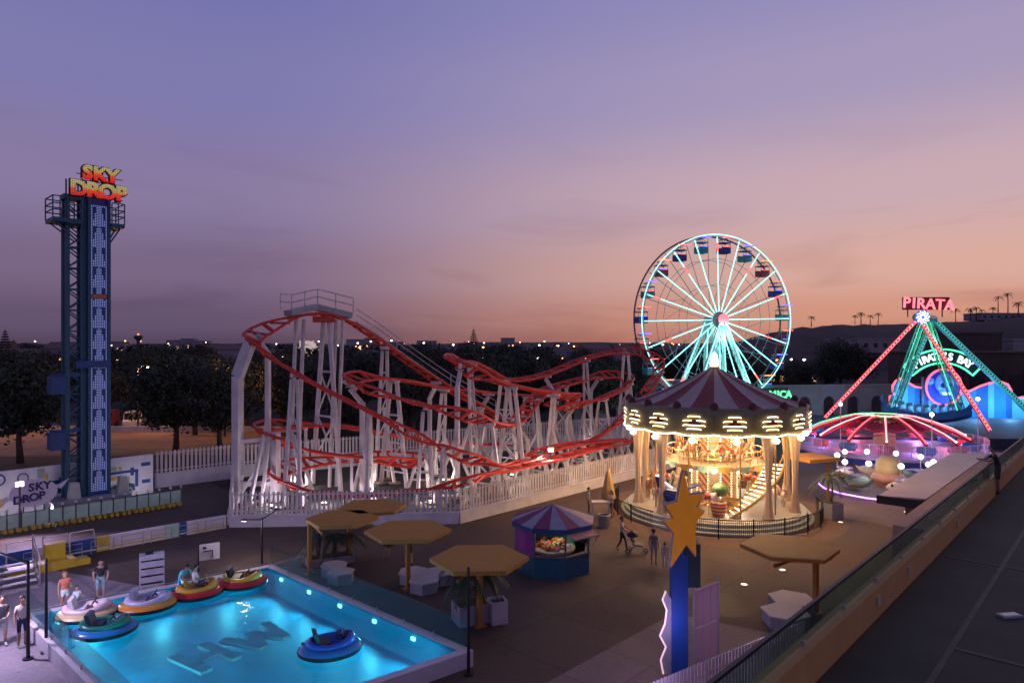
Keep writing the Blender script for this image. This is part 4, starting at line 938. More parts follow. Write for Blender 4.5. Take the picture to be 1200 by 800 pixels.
# ================================================================== carousel
PH = math.atan2(-CAR.y, -CAR.x)      # towards the viewer's terrace
CARO = thing('carousel', 'two-storey lit carousel with maroon and grey striped canopy', 'carousel', CAR); CARO.scale = (.94,.94,1)
m_cream = mat('carousel_cream', (.72,.55,.36), .45, var=.1, scale=3); m_gold = mat('carousel_gold', (.6,.36,.1), .35, .3, var=.15)
m_maroon = mat('canopy_maroon', (.22,.022,.022), .65, var=.15); m_cgrey = mat('canopy_grey', (.4,.31,.25), .65, var=.15)
m_bulb = neon('warm_bulb', (1,.72,.42), 4.2); m_globe = neon('warm_globe', (1,.8,.55), 5); m_olive = mat('board_olive', (.19,.17,.08), .55, var=.15)
m_deck = mat('carousel_deck', (.42,.46,.36), .4, var=.15, scale=2)
def pol(r, a, z): return Vector((r*math.cos(PH+a), r*math.sin(PH+a), z))
for k, (r, z) in enumerate(((6.15,.2),(5.92,.4),(5.7,.6))):
    MB().lathe([(r-.5,z-.2),(r,z-.2),(r,z-.03),(r-.03,z),(0 if k == 2 else r-.5,z)], 64).build('step', m_deck, CARO)
MB().cyl((0,0,.604), 5.35, .03, 64).build('deck', mat('deck_cream', (.6,.52,.38), .3, var=.12, scale=2), CARO)
# centre drum, panel by panel
m_strp = stripes('drum_stripe', (.62,.16,.06), (.75,.55,.38), 1.1, (0,R(45),0))
for k in range(12):
    a0 = 2*math.pi*k/12; c = pol(1.42, a0, 0); ta = PH+a0+math.pi/2
    for (z0, z1) in ((.64,1.85),(1.95,3.0),(3.4,4.5),(4.55,5.5)):
        MB().box((0,0,0), (.66,.06,z1-z0)).build('drum_panel', m_strp if k % 2 else m_cream, CARO); o = list(COL.objects)[-1]; o.location = c+Z*((z0+z1)/2); o.rotation_euler = (0,0,ta)
MB().lathe([(1.36,.62),(1.36,5.9)], 24).build('drum_core', m_gold, CARO)
st = MB()
for k in range(12):
    a0 = 2*math.pi*(k+.5)/12
    for z in [.75+.16*i for i in range(30)]:
        if not 3.05 < z < 3.35: st.sph(pol(1.5, a0, z), .045, 5, 4)
tag(st.build('drum_bulbs', m_bulb, CARO), kind='stuff')
# upper floor with railing and lights below its edge
MB().lathe([(1.4,3.1),(2.9,3.1),(3.05,3.05),(3.15,3.15),(3.15,3.32),(3.05,3.36),(1.4,3.36)], 48).build('upper_floor', m_cream, CARO, True)
r_ = MB()
for z in (3.75,4.1): r_.tube([pol(3.05, 2*math.pi*k/48, z) for k in range(48)], .03, 5, True)
r_.build('gallery_rail', m_gold, CARO)
for k in range(24): MB().tube([pol(3.05, 2*math.pi*k/24, 3.36), pol(3.05, 2*math.pi*k/24, 4.1)], .022, 5).build('baluster', m_gold, CARO)
for k in range(12):
    MB().sph(pol(3.0, 2*math.pi*k/12, 3.0), .13, 8, 6, (1.3,1.3,.6)).build('gallery_lamp', m_globe, CARO)
# draped posts
for a in (-38,38,-74,74,-112,112,-150,150):
    p = pol(5.05, R(a), 0)
    MB().lathe([(.34,.6),(.26,.9),(.17,1.8),(.16,2.6),(.2,3.6),(.3,4.6),(.42,5.5)], 28, p, fl=.13, fn=7).build('curtain', mat('curtain', (.56,.4,.27), .7, var=.08, scale=6), CARO, True)
    MB().cyl(p+Z*.6, .11, 5.1, 10).build('post', m_cream, CARO)
for a in (-55,55,-92,92,-130,130,180,-20,20):
    p = pol(4.4, R(a), 0); MB().cyl(p+Z*.6, .055, 5.0, 8).build('pole', m_gold, CARO)
# canopy ceiling, gores and lantern
MB().lathe([(1.4,5.75),(5.6,5.6),(5.6,5.66),(1.4,5.82)], 48).build('ceiling', m_cream, CARO)
cp = [(5.72,6.85),(4.6,7.15),(3.4,7.6),(2.2,8.1),(1.1,8.6),(.3,9.0)]
for k in range(24):
    a0, a1 = 2*math.pi*k/24, 2*math.pi*(k+1)/24; g = MB(); n = 3
    for (r, z) in cp:
        for j in range(n+1):
            f = j/n; g.v.append(tuple(pol(r, a0+(a1-a0)*f, z-.12*math.sin(math.pi*f)*(r/5.7))))
    for i in range(len(cp)-1):
        for j in range(n): b = i*(n+1)+j; g.f.append((b,b+1,b+n+2,b+n+1)); g.m.append(0)
    g.build('canopy_gore', m_maroon if k % 2 else m_cgrey, CARO, True)
MB().lathe([(.42,8.9),(.3,9.05),(.3,9.1)], 12).build('lantern_base', m_gold, CARO); MB().lathe([(.26,9.1),(.3,9.3),(.2,9.8),(.1,9.95),(0,10.05)], 12).build('lantern', neon('lantern', (1,.82,.62), 3.2), CARO, True)
# rounding boards with lamp motifs
NP = 16
for k in range(NP):
    am = 2*math.pi*(k+.5)/NP; da = math.pi/NP
    b = MB(); n = 5; prof = [(5.62,5.5),(5.78,5.5),(5.84,5.62),(5.76,6.3),(5.82,6.86),(5.7,6.95),(5.55,6.9)]
    for (r, z) in prof:
        for j in range(n+1): b.v.append(tuple(pol(r, am-da*.995+2*da*.995*j/n, z)))
    for i in range(len(prof)-1):
        for j in range(n): q = i*(n+1)+j; b.f.append((q,q+1,q+n+2,q+n+1)); b.m.append(0)
    bo = b.build('rounding_board', m_olive, CARO, True)
    pl = MB(); c = pol(5.86, am, 6.12); tn = Vector((-math.sin(PH+am), math.cos(PH+am), 0)); nr = Vector((math.cos(PH+am), math.sin(PH+am), 0))
    pl.ext([c+tn*x+Z*z for (x, z) in ((-.42,-.12),(.42,-.12),(.26,.1),(0,.22),(-.26,.1))], nr*.03); pl.build('plaque', m_maroon, bo)
    mo = MB()
    for (hw, z) in ((.36,.38),(.66,.14),(.66,-.12),(.42,-.32)):
        for sg in (-1,1):
            x0 = .14 if z == .14 else 0
            mo.tube([pol(5.9, am+sg*x/5.9, 6.12+zz) for x, zz in ((x0,z),(hw*.6,z),(hw*.9,z-.01),(hw,z-.05))], .03, 6)
    mo.build('lamp_motif', m_bulb, bo)
    MB().sph(pol(5.62, am-da, 7.0), .26, 8, 6, (1,1,1.1)).build('cresting', mat('cresting_dark', (.09,.014,.016), .6), bo, True)
sg_ = MB(); pts = [pol(5.9, 2*math.pi*k/192, 5.5-.1*abs(math.sin(NP*math.pi*k/192))) for k in range(192)]
sg_.tube(pts, .042, 6, True); sg_.build('edge_lights', m_bulb, CARO, True)
for k in range(14):
    a = 2*math.pi*(k+.5)/14; MB().sph(pol(5.62, a, 5.12), .19, 10, 7, (1.15,1.15,.85)).build('globe_lamp', m_globe, CARO, True)
cb = MB()
for r_b in (2.0,3.2,4.4):
    for k in range(int(r_b*9)): cb.sph(pol(r_b, 2*math.pi*k/int(r_b*9), 5.6), .05, 5, 4)
tag(cb.build('ceiling_bulbs', m_bulb, CARO), kind='stuff')
for k in range(16):
    a = 2*math.pi*(k+.5)/16; v = MB(); v.ext([pol(3.17,a-.16,3.32), pol(3.17,a+.16,3.32), pol(3.17,a+.1,3.02), pol(3.17,a,2.94), pol(3.17,a-.1,3.02)], pol(.03,a,0)); v.build('swag', (m_gold, mat('swag_mint', (.3,.48,.4), .5))[k % 2], CARO)
# curved stair with lit nosings
for k in range(15):
    f = k/14; a = R(14+62*f); z = .68+2.6*f
    MB().ext([pol(3.15,a-.045,z), pol(4.35,a-.045,z), pol(4.35,a+.06,z), pol(3.15,a+.06,z)], Z*.05).build('stair_tread', m_cream, CARO); o = list(COL.objects)[-1]
    for r0 in (3.2,3.5,3.8,4.1): MB().tube([pol(r0,a-.055,z+.02), pol(r0+.2,a-.055,z+.02)], .035, 5).build('nosing_lamp', m_bulb, o)
for r0 in (3.12,4.4): MB().tube([pol(r0, R(14+62*k/10), .75+2.6*k/10) for k in range(11)], .07, 6).build('stringer', m_gold, CARO)
MB().tube([pol(4.42, R(14+62*k/10), 1.55+2.6*k/10) for k in range(11)], .035, 6).build('stair_rail', m_gold, CARO)
# galloping horses, one skin per horse
def skin_mesh(verts, edges, radii, sub=1, root=0):
    me = bpy.data.meshes.new('skin'); me.from_pydata(verts, edges, []); o = bpy.data.objects.new('skin', me); COL.objects.link(o)
    o.modifiers.new('Skin', 'SKIN'); s = o.modifiers.new('Sub', 'SUBSURF'); s.levels = sub; s.render_levels = sub
    for i, r in enumerate(radii):
        d = me.skin_vertices[0].data[i]; d.radius = r if isinstance(r, tuple) else (r, r); d.use_root = (i == root)
    dg = bpy.context.evaluated_depsgraph_get(); out = bpy.data.meshes.new_from_object(o.evaluated_get(dg)); bpy.data.objects.remove(o); bpy.data.meshes.remove(me)
    out.polygons.foreach_set('use_smooth', [True]*len(out.polygons)); return out
HV = [(0,0,1.0),(-.4,0,1.0),(.4,0,1.02),(.58,0,1.22),(.72,0,1.5),(.86,0,1.56),(1.06,0,1.38),
      (-.5,.12,.78),(-.68,.12,.5),(-.5,.12,.28),(-.62,.12,.1), (-.5,-.12,.78),(-.78,-.12,.56),(-.72,-.12,.3),(-.9,-.12,.18),
      (.48,.12,.76),(.72,.12,.62),(.62,.12,.34),(.72,.12,.24), (.48,-.12,.76),(.66,-.12,.5),(.58,-.12,.24),(.66,-.12,.1), (-.62,0,1.08),(-.86,0,.9),(-.95,0,.6), (.82,0,1.72)]
HE = [(0,1),(0,2),(2,3),(3,4),(4,5),(5,6),(1,7),(7,8),(8,9),(9,10),(1,11),(11,12),(12,13),(13,14),(2,15),(15,16),(16,17),(17,18),(2,19),(19,20),(20,21),(21,22),(1,23),(23,24),(24,25),(5,26)]
HR = [.21,.22,.22,.15,.11,.1,.065, .12,.07,.05,.05,.12,.07,.05,.05,.1,.06,.045,.05,.1,.06,.045,.05,.06,.07,.03,.03]
horse_me = skin_mesh(HV, HE, HR); HM = []
for nm, c in (('horse_cream',(.72,.55,.4)),('horse_white',(.75,.68,.6)),('horse_brown',(.35,.16,.07))):
    me = horse_me.copy(); me.materials.clear(); me.materials.append(mat(nm, c, .4, var=.08)); HM.append(me)
sad = MB(); sad.lathe([(.24,-.2),(.27,0),(.24,.2)], 14); sad_me = sad.mesh('saddle', mat('saddle_red', (.5,.05,.04), .5), True)
hp = MB().cyl((0,0,0), .03, 2.4, 8).mesh('pole', m_gold)
def horse(r, a, z, k, s=.8):
    o = link('horse', HM[k], CARO, pol(r, R(a), z), (0,0,PH+R(a)+math.pi/2)); o.scale = (s,s,s)
    sd = link('saddle', sad_me, o, (0,0,1.03), (0,R(90),0)); sd.scale = (.95,1.05,1.1)
    link('pole', hp, o, (.05,0,-.3)); return o
for k, a in enumerate((-62,-50,-34,-88,-6,-112,-140,165,140,115,95,-74,-24,-128,128,84,-100)): horse(4.3 if k % 2 else 3.6, a, .72+.14*(k % 3), k % 3)
for k, a in enumerate((-75,-56,-40,-8,26,42,60,78,-95,95,120,-120)): horse(2.35, a, 3.42+.06*(k % 3), k % 3, .62)
# striped balloon car and round tub car
o = MB().lathe([(.0,.66),(.34,.66),(.46,.9),(.5,1.3),(.44,1.5),(.38,1.5),(.4,1.2),(.0,.9)], 20, pol(3.9,R(4),0)).build('tub_car', stripes('tub_stripe', (.55,.05,.03), (.7,.5,.3), 1.6, (0,R(90),0)), CARO, True)
o2 = MB().sph(pol(3.3,R(6),2.05), .52, 14, 10, (1,1,.75)).build('balloon', mat('balloon_green', (.12,.22,.08), .5), CARO, True)
MB().tube([pol(3.9,R(4),1.4), pol(3.4,R(6),2.0)], .03, 5).build('stay', m_gold, CARO)
MB().lathe([(0,.7),(.4,.72),(.62,1.0),(.66,1.45),(.58,1.45),(.5,1.0),(0,.85)], 20, pol(3.0,R(20),0)).build('tub_car', m_gold, CARO, True)
# blue biplane with lit wing edges
m_pl = mat('plane_blue', (.015,.03,.2), .35, var=.1); m_strip = neon('strip_violet', (.75,.68,1), 2.6)
pc = pol(4.75,R(-26),1.5); tn = Vector((math.cos(PH-R(26)+math.pi/2), math.sin(PH-R(26)+math.pi/2), 0))*1.25; nr = Vector((tn.y,-tn.x,0))
fu = MB(); fu.tube([pc-tn*1.1+Z*.5, pc-tn*.5+Z*.15, pc+tn*.4, pc+tn*1.0+Z*.05], [.15,.38,.5,.34], 12); fus = fu.build('biplane', m_pl, CARO, True)
for z in (-.35,.75): MB().obox(pc+tn*.25+Z*z, tn*.32, nr*1.15, Z*.045).build('wing', m_pl, fus); MB().tube([pc+tn*.25+Z*(z-.02)-nr*1.16-tn*.3, pc+tn*.25+Z*(z-.02)-nr*1.16+tn*.3], .035, 5).build('lit_edge', m_strip, fus)
MB().ext([pc-tn*1.15+Z*.45, pc-tn*.75+Z*.35, pc-tn*.95+Z*1.15, pc-tn*1.3+Z*1.2], nr*.06).build('tail_fin', m_pl, fus)
MB().tube([pc-tn*1.3+Z*1.25, pc-tn*.3+Z*.62, pc+tn*.5+Z*.5], .04, 5).build('lit_edge', m_strip, fus)
MB().obox(pc+tn*1.3, tn*.04, nr*.5, Z*.06).build('propeller', m_gold, fus); MB().cyl(pc-Z*.88, .16, .7, 8).build('pedestal', m_pl, fus)
# light of the lamps
for a, r, z, p in ((0,3.8,4.7,230),(56,3.6,4.7,170),(-56,3.6,4.7,170),(130,3.6,4.7,150),(-130,3.6,4.7,150),(180,3.8,4.7,150)): lamp('POINT', CAR+pol(r,R(a),z), p, (1,.66,.34), .3, CARO)
for a in (0,75,-75,150,-150): lamp('POINT', CAR+pol(3.6,R(a),2.75), 95, (1,.7,.4), .25, CARO)
for k in range(12):
    a = 2*math.pi*k/12; q = CAR+pol(6.2,a,5.6); lamp('SPOT', q, 520, (1,.56,.26), .35, CARO, q+pol(4.6,a,-5.6), 130)
for k in range(8): lamp('POINT', CAR+pol(6.5,2*math.pi*(k+.5)/8,4.3), 42, (1,.66,.36), .3, CARO)  # weak unseen lights added outside the rim to brighten the curtains
# black railing round the steps
RAIL = thing('carousel_railing', 'black metal railing standing round the carousel steps', 'railing', CAR); RAIL.scale = (.92,.92,1)
for seg in range(12):
    a0, a1 = R(-100+seg*17), R(-100+(seg+1)*17)
    if seg in (4,): continue
    MB().tube([pol(6.75,a0,0), pol(6.75,a0,1.12)], .045, 6).build('post', m_dkm, RAIL)
    rr = MB(); rr.tube([pol(6.75,a0+(a1-a0)*k/5,1.05) for k in range(6)], .025, 5); rr.tube([pol(6.75,a0+(a1-a0)*k/5,.15) for k in range(6)], .02, 5); rr.build('rail', m_dkm, RAIL)
    bars = MB()
    for k in range(1, 17): p = pol(6.75, a0+(a1-a0)*k/17, .15); bars.tube([p, p+Z*.9], .013, 4)
    tag(bars.build('bars', m_dkm, RAIL), kind='stuff')

# ================================================================== big wheel
FD = 85.0; FC_ = Vector(((837-600)/800*FD, FD, 0)); HZ = CAMZ+(405-375)*FD/800; RW = 10.5
n_ = Vector((.286,-.958,0)).normalized(); h_ = Vector((.958,.286,0)).normalized(); hub = Vector((0,0,HZ))
WH = thing('ferris_wheel', 'big wheel with glowing cyan spokes, rim and hanging gondolas', 'big wheel', FC_)
m_cy = neon('cyan_tube', (.34,.95,.9), 1.75); m_cyd = neon('cyan_dim', (.15,.7,.65), .9); m_frame = mat('wheel_frame', (.35,.48,.48), .45, .2, var=.1); m_rn = neon('red_tube', (1,.13,.12), 2.0); m_bn = neon('blue_tube', (.16,.12,1), 2.4); m_on = neon('orange_tube', (1,.3,.1), 1.8); m_pk = neon('pink_hub', (1,.3,.36), .95)
def wp(r, a, o): return hub+(h_*math.sin(a)+Z*math.cos(a))*r+n_*o
F0, B0 = 1.0, -1.0
MB().tube([wp(RW,2*math.pi*k/80,F0) for k in range(80)], .06, 8, True).build('front_rim_tube', m_cy, WH, True)
MB().tube([wp(RW-.25,2*math.pi*k/80,F0-.1) for k in range(80)], .06, 6, True).build('front_rim', m_frame, WH, True)
MB().tube([wp(RW,2*math.pi*k/80,B0) for k in range(80)], .11, 8, True).build('back_rim', mat('rim_brown', (.2,.12,.11), .5), WH, True)
for rr in (RW*.42, RW*.72): 
    for o in (F0-.15,B0): MB().tube([wp(rr,2*math.pi*k/20,o) for k in range(20)], .035, 5, True).build('tie_ring', m_frame, WH)
gproto = None
for k in range(20):
    a = 2*math.pi*k/20+R(-1.5)
    s_ = MB().tube([wp(.7,a,F0+.05), wp(RW*.97,a,F0+.05)], .07, 6).build('spoke_tube', m_cy, WH, True)
    if k % 2 == 0: MB().tube([wp(RW*(.66 if k % 4 else .8),a,F0+.07), wp(RW*(.76 if k % 4 else .9),a,F0+.07)], .095, 6).build('red_length', m_rn, s_)
    MB().tube([wp(.7,a,B0), wp(RW*.98,a,B0)], .045, 5).build('back_spoke', m_frame, WH)
    MB().tube([wp(RW*.72,a,F0-.15), wp(RW*.42,a+2*math.pi/20,B0)], .03, 4).build('brace', m_frame, WH)
    MB().tube([wp(RW*.97,a+math.pi/20,B0), wp(RW*.97,a+math.pi/20,F0)], .07, 6).build('gondola_axle', m_frame, WH)
    g = wp(RW*.97, a+math.pi/20, 0)
    col_ = (m_rn,m_bn,m_on,m_rn,m_bn)[k % 5]
    lb = MB().tube([g+n_*1.02+h_*-.75+Z*.1, g+n_*1.02+h_*.75+Z*.1], .07, 6)
    gb = MB(); t_ = 1.75
    gb.obox(g-Z*t_, h_*.62, n_*.6, Z*.06); gb.obox(g-Z*(t_-.38)+n_*.6, h_*.62, n_*.03, Z*.36); gb.obox(g-Z*(t_-.38)-n_*.6, h_*.62, n_*.03, Z*.36)
    for s2 in (-1,1): gb.obox(g-Z*(t_-.3)+h_*.62*s2, h_*.03, n_*.6, Z*.28)
    gmat = (mat('gondola_navy', (.03,.05,.25), .4), mat('gondola_teal', (.05,.3,.3), .4), mat('gondola_red', (.35,.05,.06), .4))[k % 3]
    go = gb.build('gondola', gmat, WH, False)
    hg = MB()
    for s1 in (-1,1):
        for s2 in (-1,1): hg.tube([g+n_*.1*s1, g-Z*.55+h_*.6*s1+n_*.55*s2, g-Z*(t_-.1)+h_*.6*s1+n_*.58*s2], .03, 5)
    hg.build('hanger', m_frame, go); lb.build('light_bar', col_, go); MB().obox(g-Z*.5, h_*.66, n_*.62, Z*.05).build('roof', gmat, go)
    MB().obox(g-Z*(t_-.75)+n_*.64, h_*.5, n_*.02, Z*.03).build('lit_edge', (m_rn,m_bn)[k % 2], go)
ax = MB(); c0_, c1_ = hub+n_*1.9, hub-n_*1.8
ax.tube([c0_, c1_], .42, 16); ax.build('axle', m_frame, WH, True)
hd = MB(); hd.tube([hub+n_*1.95, hub+n_*2.1], .72, 22); hd.build('hub_cap', m_pk, WH, True)
MB().tube([hub+n_*1.0, hub+n_*1.2], 1.0, 20).build('hub_flange', m_frame, WH)
for o in (1.75,-1.65):
    for sg in (-1,1):
        b = MB(); foot = hub+h_*sg*5.6+n_*o*1.5-Z*HZ; top = hub+n_*o
        for e in (-.32,.32): b.beam(top+h_*e*.4, foot+h_*e, .26)
        d_ = 10
        for k in range(1, d_): p, q = top.lerp(foot, k/d_), top.lerp(foot, (k+.8)/d_); b.beam(p-h_*.3*(k/d_), q+h_*.3*(k/d_), .1)
        b.build('leg', mat('wheel_leg', (.5,.62,.6), .45, var=.08), WH)
        MB().tube([top+h_*sg*.3+n_*.2, top.lerp(foot,.92)+h_*sg*.1+n_*.25], .06, 6).build('leg_tube', m_cy, WH)
    b = MB(); b.beam(hub+n_*o, hub+n_*o*1.5-Z*HZ, .5); b.build('leg', MATS['wheel_leg'], WH)
    MB().tube([hub+n_*(o+.3)-Z*1.2, hub+n_*o*1.5+n_*.3-Z*(HZ-1.5)], .05, 6).build('leg_tube', m_cy, WH)
for k in range(12): a = R(100+160*k/11)
MB().obox(Vector((0,0,.5)), h_*7.2, n_*3.2, Z*.5).build('base_deck', m_grey, WH)
for sg in (-1,1): lamp('POINT', FC_+hub+n_*4.2+h_*sg*2.5-Z*8.5, 700, (.25,1,.9), .4, WH)  # unseen cyan lights, here and below, added to brighten the wheel legs
lamp('POINT', FC_+hub+n_*3.0-Z*2.0, 300, (.3,1,.92), .4, WH)
# green neon name
PAN = thing('wheel_sign', 'green neon letters PANORAMICA on a low frame beside the big wheel', 'sign', Pd(893,466,77)-Z*0)
PAN.location.z = 0
pz = Pd(893,466,77).z; m_gn = neon('green_neon', (.12,1,.35), 1.7)
letters('PANORAMICA', PAN, (0,-.1,pz), (1,.12,0), 1.15, [m_gn], .06, .03, .62)
f = MB(); f.box((0,.08,pz+.45), (6.2,.06,1.3), math.atan2(.12,1)); f.build('back_panel', mat('sign_dark', (.02,.05,.03), .6), PAN)
for x in (-2.6,0,2.6): MB().beam((x,.2,0), (x,.2+.12*x,pz+.4), .12).build('leg', m_pole, PAN)

# ================================================================== swinging ship ride
m_nr = neon('neon_red', (1,.1,.12), 2.3); m_ng = neon('neon_green', (.1,1,.4), 1.6); m_tealp = mat('ride_teal', (.06,.4,.34), .45, var=.1); m_redp = mat('ride_red', (.5,.06,.07), .45, var=.1); m_bluep = mat('ride_blue', (.05,.22,.5), .45, var=.12)
ap = Vector((47.6,80,0)); AZ = 13.7; A1 = Vector((0,0,AZ)); ax_ = U*7.0; A2 = A1+ax_
PIR = thing('pirate_ship_ride', 'swinging ship ride on red and green lit frame legs', 'swing ride', ap)
def leg(p, q, m, mt, w=.34, nm='leg'):
    o = MB().beam(p, q, w).build(nm, m, PIR)
    d = (q-p).normalized(); s = d.cross(Vector((0,1,0))).normalized()
    for sg in (-1,1): MB().tube([p+s*sg*w*.4-Vector((0,w*.6,0)), q+s*sg*w*.4-Vector((0,w*.6,0))], .05, 5).build('leg_tube', mt, o)
    k = MB(); n = int((q-p).length/.42)
    for i in range(n): k.sph(p.lerp(q,(i+.5)/n)-Vector((0,w*.62,0)), .07, 5, 4)
    tag(k.build('leg_bulbs', neon('leg_bulb', (1,.66,.6), 2.0) if mt is m_nr else neon('leg_bulb_g', (.3,.9,.8), .8), o), kind='stuff')
fl_ = Pd(966,489,85)-ap; fr_ = Pd(1159,504,75)-ap
leg(A1, fl_, m_redp, m_nr); leg(A1, fr_, m_redp, m_nr)
leg(A2, Vector((66,86,1.2))-ap, m_tealp, neon('neon_teal', (.1,.6,.6), .5), .5); leg(A2, Pd(1044,491,88)-ap, m_tealp, MATS['neon_teal'], .4)
MB().tube([A1-U*.6, A2+U*.4], .5, 14).build('axle', m_tealp, PIR, True)
wd = MB(); c = A1-Vector((0,.9,0)); wd.tube([c, c+Vector((0,.15,0))], .85, 22); hubd = wd.build('hub_disc', neon('disc_blue', (.08,.1,.7), .8), PIR)
for k in range(10):
    a = 2*math.pi*k/10; MB().tube([c+Vector((.2*math.cos(a),-.06,.2*math.sin(a))), c+Vector((.55*math.cos(a+.35),-.06,.55*math.sin(a+.35))), c+Vector((.8*math.cos(a+.8),-.06,.8*math.sin(a+.8)))], [.05,.08,.04], 5).build('swirl_arm', neon('swirl', (.7,.8,1), 2.2), hubd, True)
# ship hung on lattice arms
mid = A1+ax_*.5; sd_ = Vector((.8,-.6,0)); sw = U*1.25
shz = 2.0
for sg in (-1,1):
    for e in (-.55,.55):
        b = MB(); t0 = mid+U*e*1.6+sd_*sg*.2-Z*.3; b0 = Vector((mid.x,mid.y,0))+sd_*sg*3.4+U*e*1.8+Z*(shz+.9)
        for q in (-.26,.26): b.beam(t0+sd_*q, b0+sd_*q*1.5, .15)
        for k in range(9):
            p0, p1 = t0.lerp(b0,k/9), t0.lerp(b0,(k+1)/9); w0 = .26+.13*k/9; b.beam(p0-sd_*w0, p1+sd_*w0, .07)
            b.beam(p0-sd_*w0, p0+sd_*w0, .07)
        b.build('hanger_arm', m_tealp, PIR)
        MB().tube([t0-Vector((.2,.3,0)), b0-Vector((.2,.3,0))], .045, 5).build('arm_tube', m_ng if sg > 0 else neon('neon_teal2', (.1,.8,.6), .9), PIR)
hull = MB(); prof = []
base = Vector((mid.x,mid.y,0))
n = 16
for i in range(n+1):
    x = -4.6+9.2*i/n; lift = .045*x*x
    for (yw, zz) in ((-.2,-.95),(-1.1,-.5),(-1.3,.35),(1.3,.35),(1.1,-.5),(.2,-.95)):
        tp = 1-.75*(abs(x)/4.6)**3; v = base+sd_*x+U*yw*tp+Z*(shz+zz+lift); hull.v.append(tuple(v))
for i in range(n):
    for j in range(6): a_ = i*6+j; b_ = i*6+(j+1) % 6; hull.f.append((a_,b_,b_+6,a_+6)); hull.m.append(0)
ho = hull.build('ship_hull', m_bluep, PIR)
for i in range(9):
    x = -3.4+.85*i; p = base+sd_*x+Z*(shz+.75+.035*x*x); MB().obox(p, sd_*.12, U*1.05, Z*.38).build('seat_back', mat('seat_blue', (.12,.4,.62), .5), ho); MB().sph(p+Z*.38-U*.55, .26, 8, 5).build('headrest', MATS['seat_blue'], ho); MB().sph(p+Z*.38+U*.45, .26, 8, 5).build('headrest', MATS['seat_blue'], ho)
for sg in (-1,1): MB().tube([base+sd_*sg*4.3+Z*(shz+1.0), base+sd_*sg*4.8+Z*(shz+1.7), base+sd_*sg*4.6+Z*(shz+2.2)], [.3,.2,.08], 8).build('prow', m_bluep, ho, True)
MB().ext([(-16,-9,0),(13,-12,0),(20,8,0),(-9,13,0)], Z*1.0).build('ride_deck', mat('deck_blue', (.035,.05,.07), .7), PIR)
for sg in (-1,1): pass
PSG = thing('pirata_sign', 'pink red neon letters PIRATA above the swinging ship frame', 'sign', ap+A1+U*1.2+Z*.7)
letters('PIRATA', PSG, (.6,-.4,.35), (1,0,-.06), 1.75, [neon('neon_pink', (1,.2,.24), 1.7)], .12, .03, .64, up=(.06,0,1))
f = MB(); f.box((.6,0,1.0), (5.6,.08,1.5)); f.build('back_panel', mat('sign_maroon', (.12,.02,.025), .6), PSG)
for x in (-1.5,.6,2.6): MB().beam((x,.1,-.6), (x,.1,.4), .12).build('stay', m_pole, PSG)
# painted facade with red neon outline
FDY = 91.0
def fp(px, py): return Pd(px, py, FDY)
FAC = thing('pirate_facade', 'blue striped painted facade with wavy red neon edge behind the ship ride', 'facade', Vector((fp(1110,495).x, FDY, 0)))
top = [(1036,482),(1037,474),(1042,473),(1042,464),(1046,462),(1045,452),(1049,446),(1054,443),(1062,447),(1072,453),(1086,455),(1100,453),(1135,458),(1148,452),(1160,448),(1172,447),(1180,450),(1184,457),(1186,465),(1192,466),(1215,462),(1240,455)]
def topy(px):
    for (a, ya), (b, yb) in zip(top, top[1:]):
        if a <= px <= b and b > a: return ya+(yb-ya)*(px-a)/(b-a)
    return 460
cols = [mat('facade_blue', (.03,.25,.55), .6, var=.1), mat('facade_pale', (.16,.5,.66), .6, var=.1), mat('facade_deep', (.02,.12,.36), .6, var=.1)]
xs = [1036,1042,1048,1056,1064,1072,1080,1088,1096,1104,1112,1120,1128,1136,1144,1151,1158,1165,1172,1179,1186,1194,1202,1212,1224,1240]
for i, (xa, xb) in enumerate(zip(xs, xs[1:])):
    pts = [fp(xa,500), fp(xb,500), fp(xb,topy(xb)), fp((xa+xb)/2, topy((xa+xb)/2)), fp(xa,topy(xa+.01))]
    for p in pts[:2]: p.z = 0
    MB().ext(pts, (0,.25,0)).build('facade_board', cols[(i*2+i//3) % 3], FAC, world=True)
MB().tube([fp(*p)+Vector((0,-.15,0)) for p in top], .13, 6).build('neon_edge', neon('neon_edge', (1,.1,.14), 2.1), FAC, True, world=True)
sk = fp(1102,453)+Vector((0,-.5,0)); rs = 2.35
MB().tube([sk+Vector((rs*math.cos(2*math.pi*k/40),-.25,rs*math.sin(2*math.pi*k/40))) for k in range(40)], .13, 6, True).build('neon_ring', MATS['neon_edge'], FAC, True, world=True)
MB().ext([sk+Vector((rs*math.cos(2*math.pi*k/32),0,rs*math.sin(2*math.pi*k/32))) for k in range(32)], (0,.3,0)).build('roundel', mat('roundel_blue', (.02,.05,.4), .5, emit=.12, ecol=(.05,.1,1)), FAC, world=True)
m_sk = mat('skull_blue', (.12,.3,.75), .5, emit=.25, ecol=(.1,.25,1), var=.2, scale=2)
skl = MB(); skl.sph(sk+Vector((0,-.35,.5)), 1.25, 16, 12, (1,.45,1.05)); skl.sph(sk+Vector((0,-.4,-.55)), .8, 12, 8, (.95,.5,.75)); skl.sph(sk+Vector((-.75,-.5,-.05)), .42, 8, 6, (1,.6,.8)); skl.sph(sk+Vector((.75,-.5,-.05)), .42, 8, 6, (1,.6,.8))
so = skl.build('skull', m_sk, FAC, True, world=True)
def sub_(mb, nm, m): o = mb.mesh(nm, m, True, tuple(FAC.location)); return link(nm, o, so)
for x in (-.45,.45): sub_(MB().sph(sk+Vector((x,-.88,.25)), .34, 10, 8, (1,.4,1)), 'eye_socket', mat('socket', (.005,.01,.06), .7))
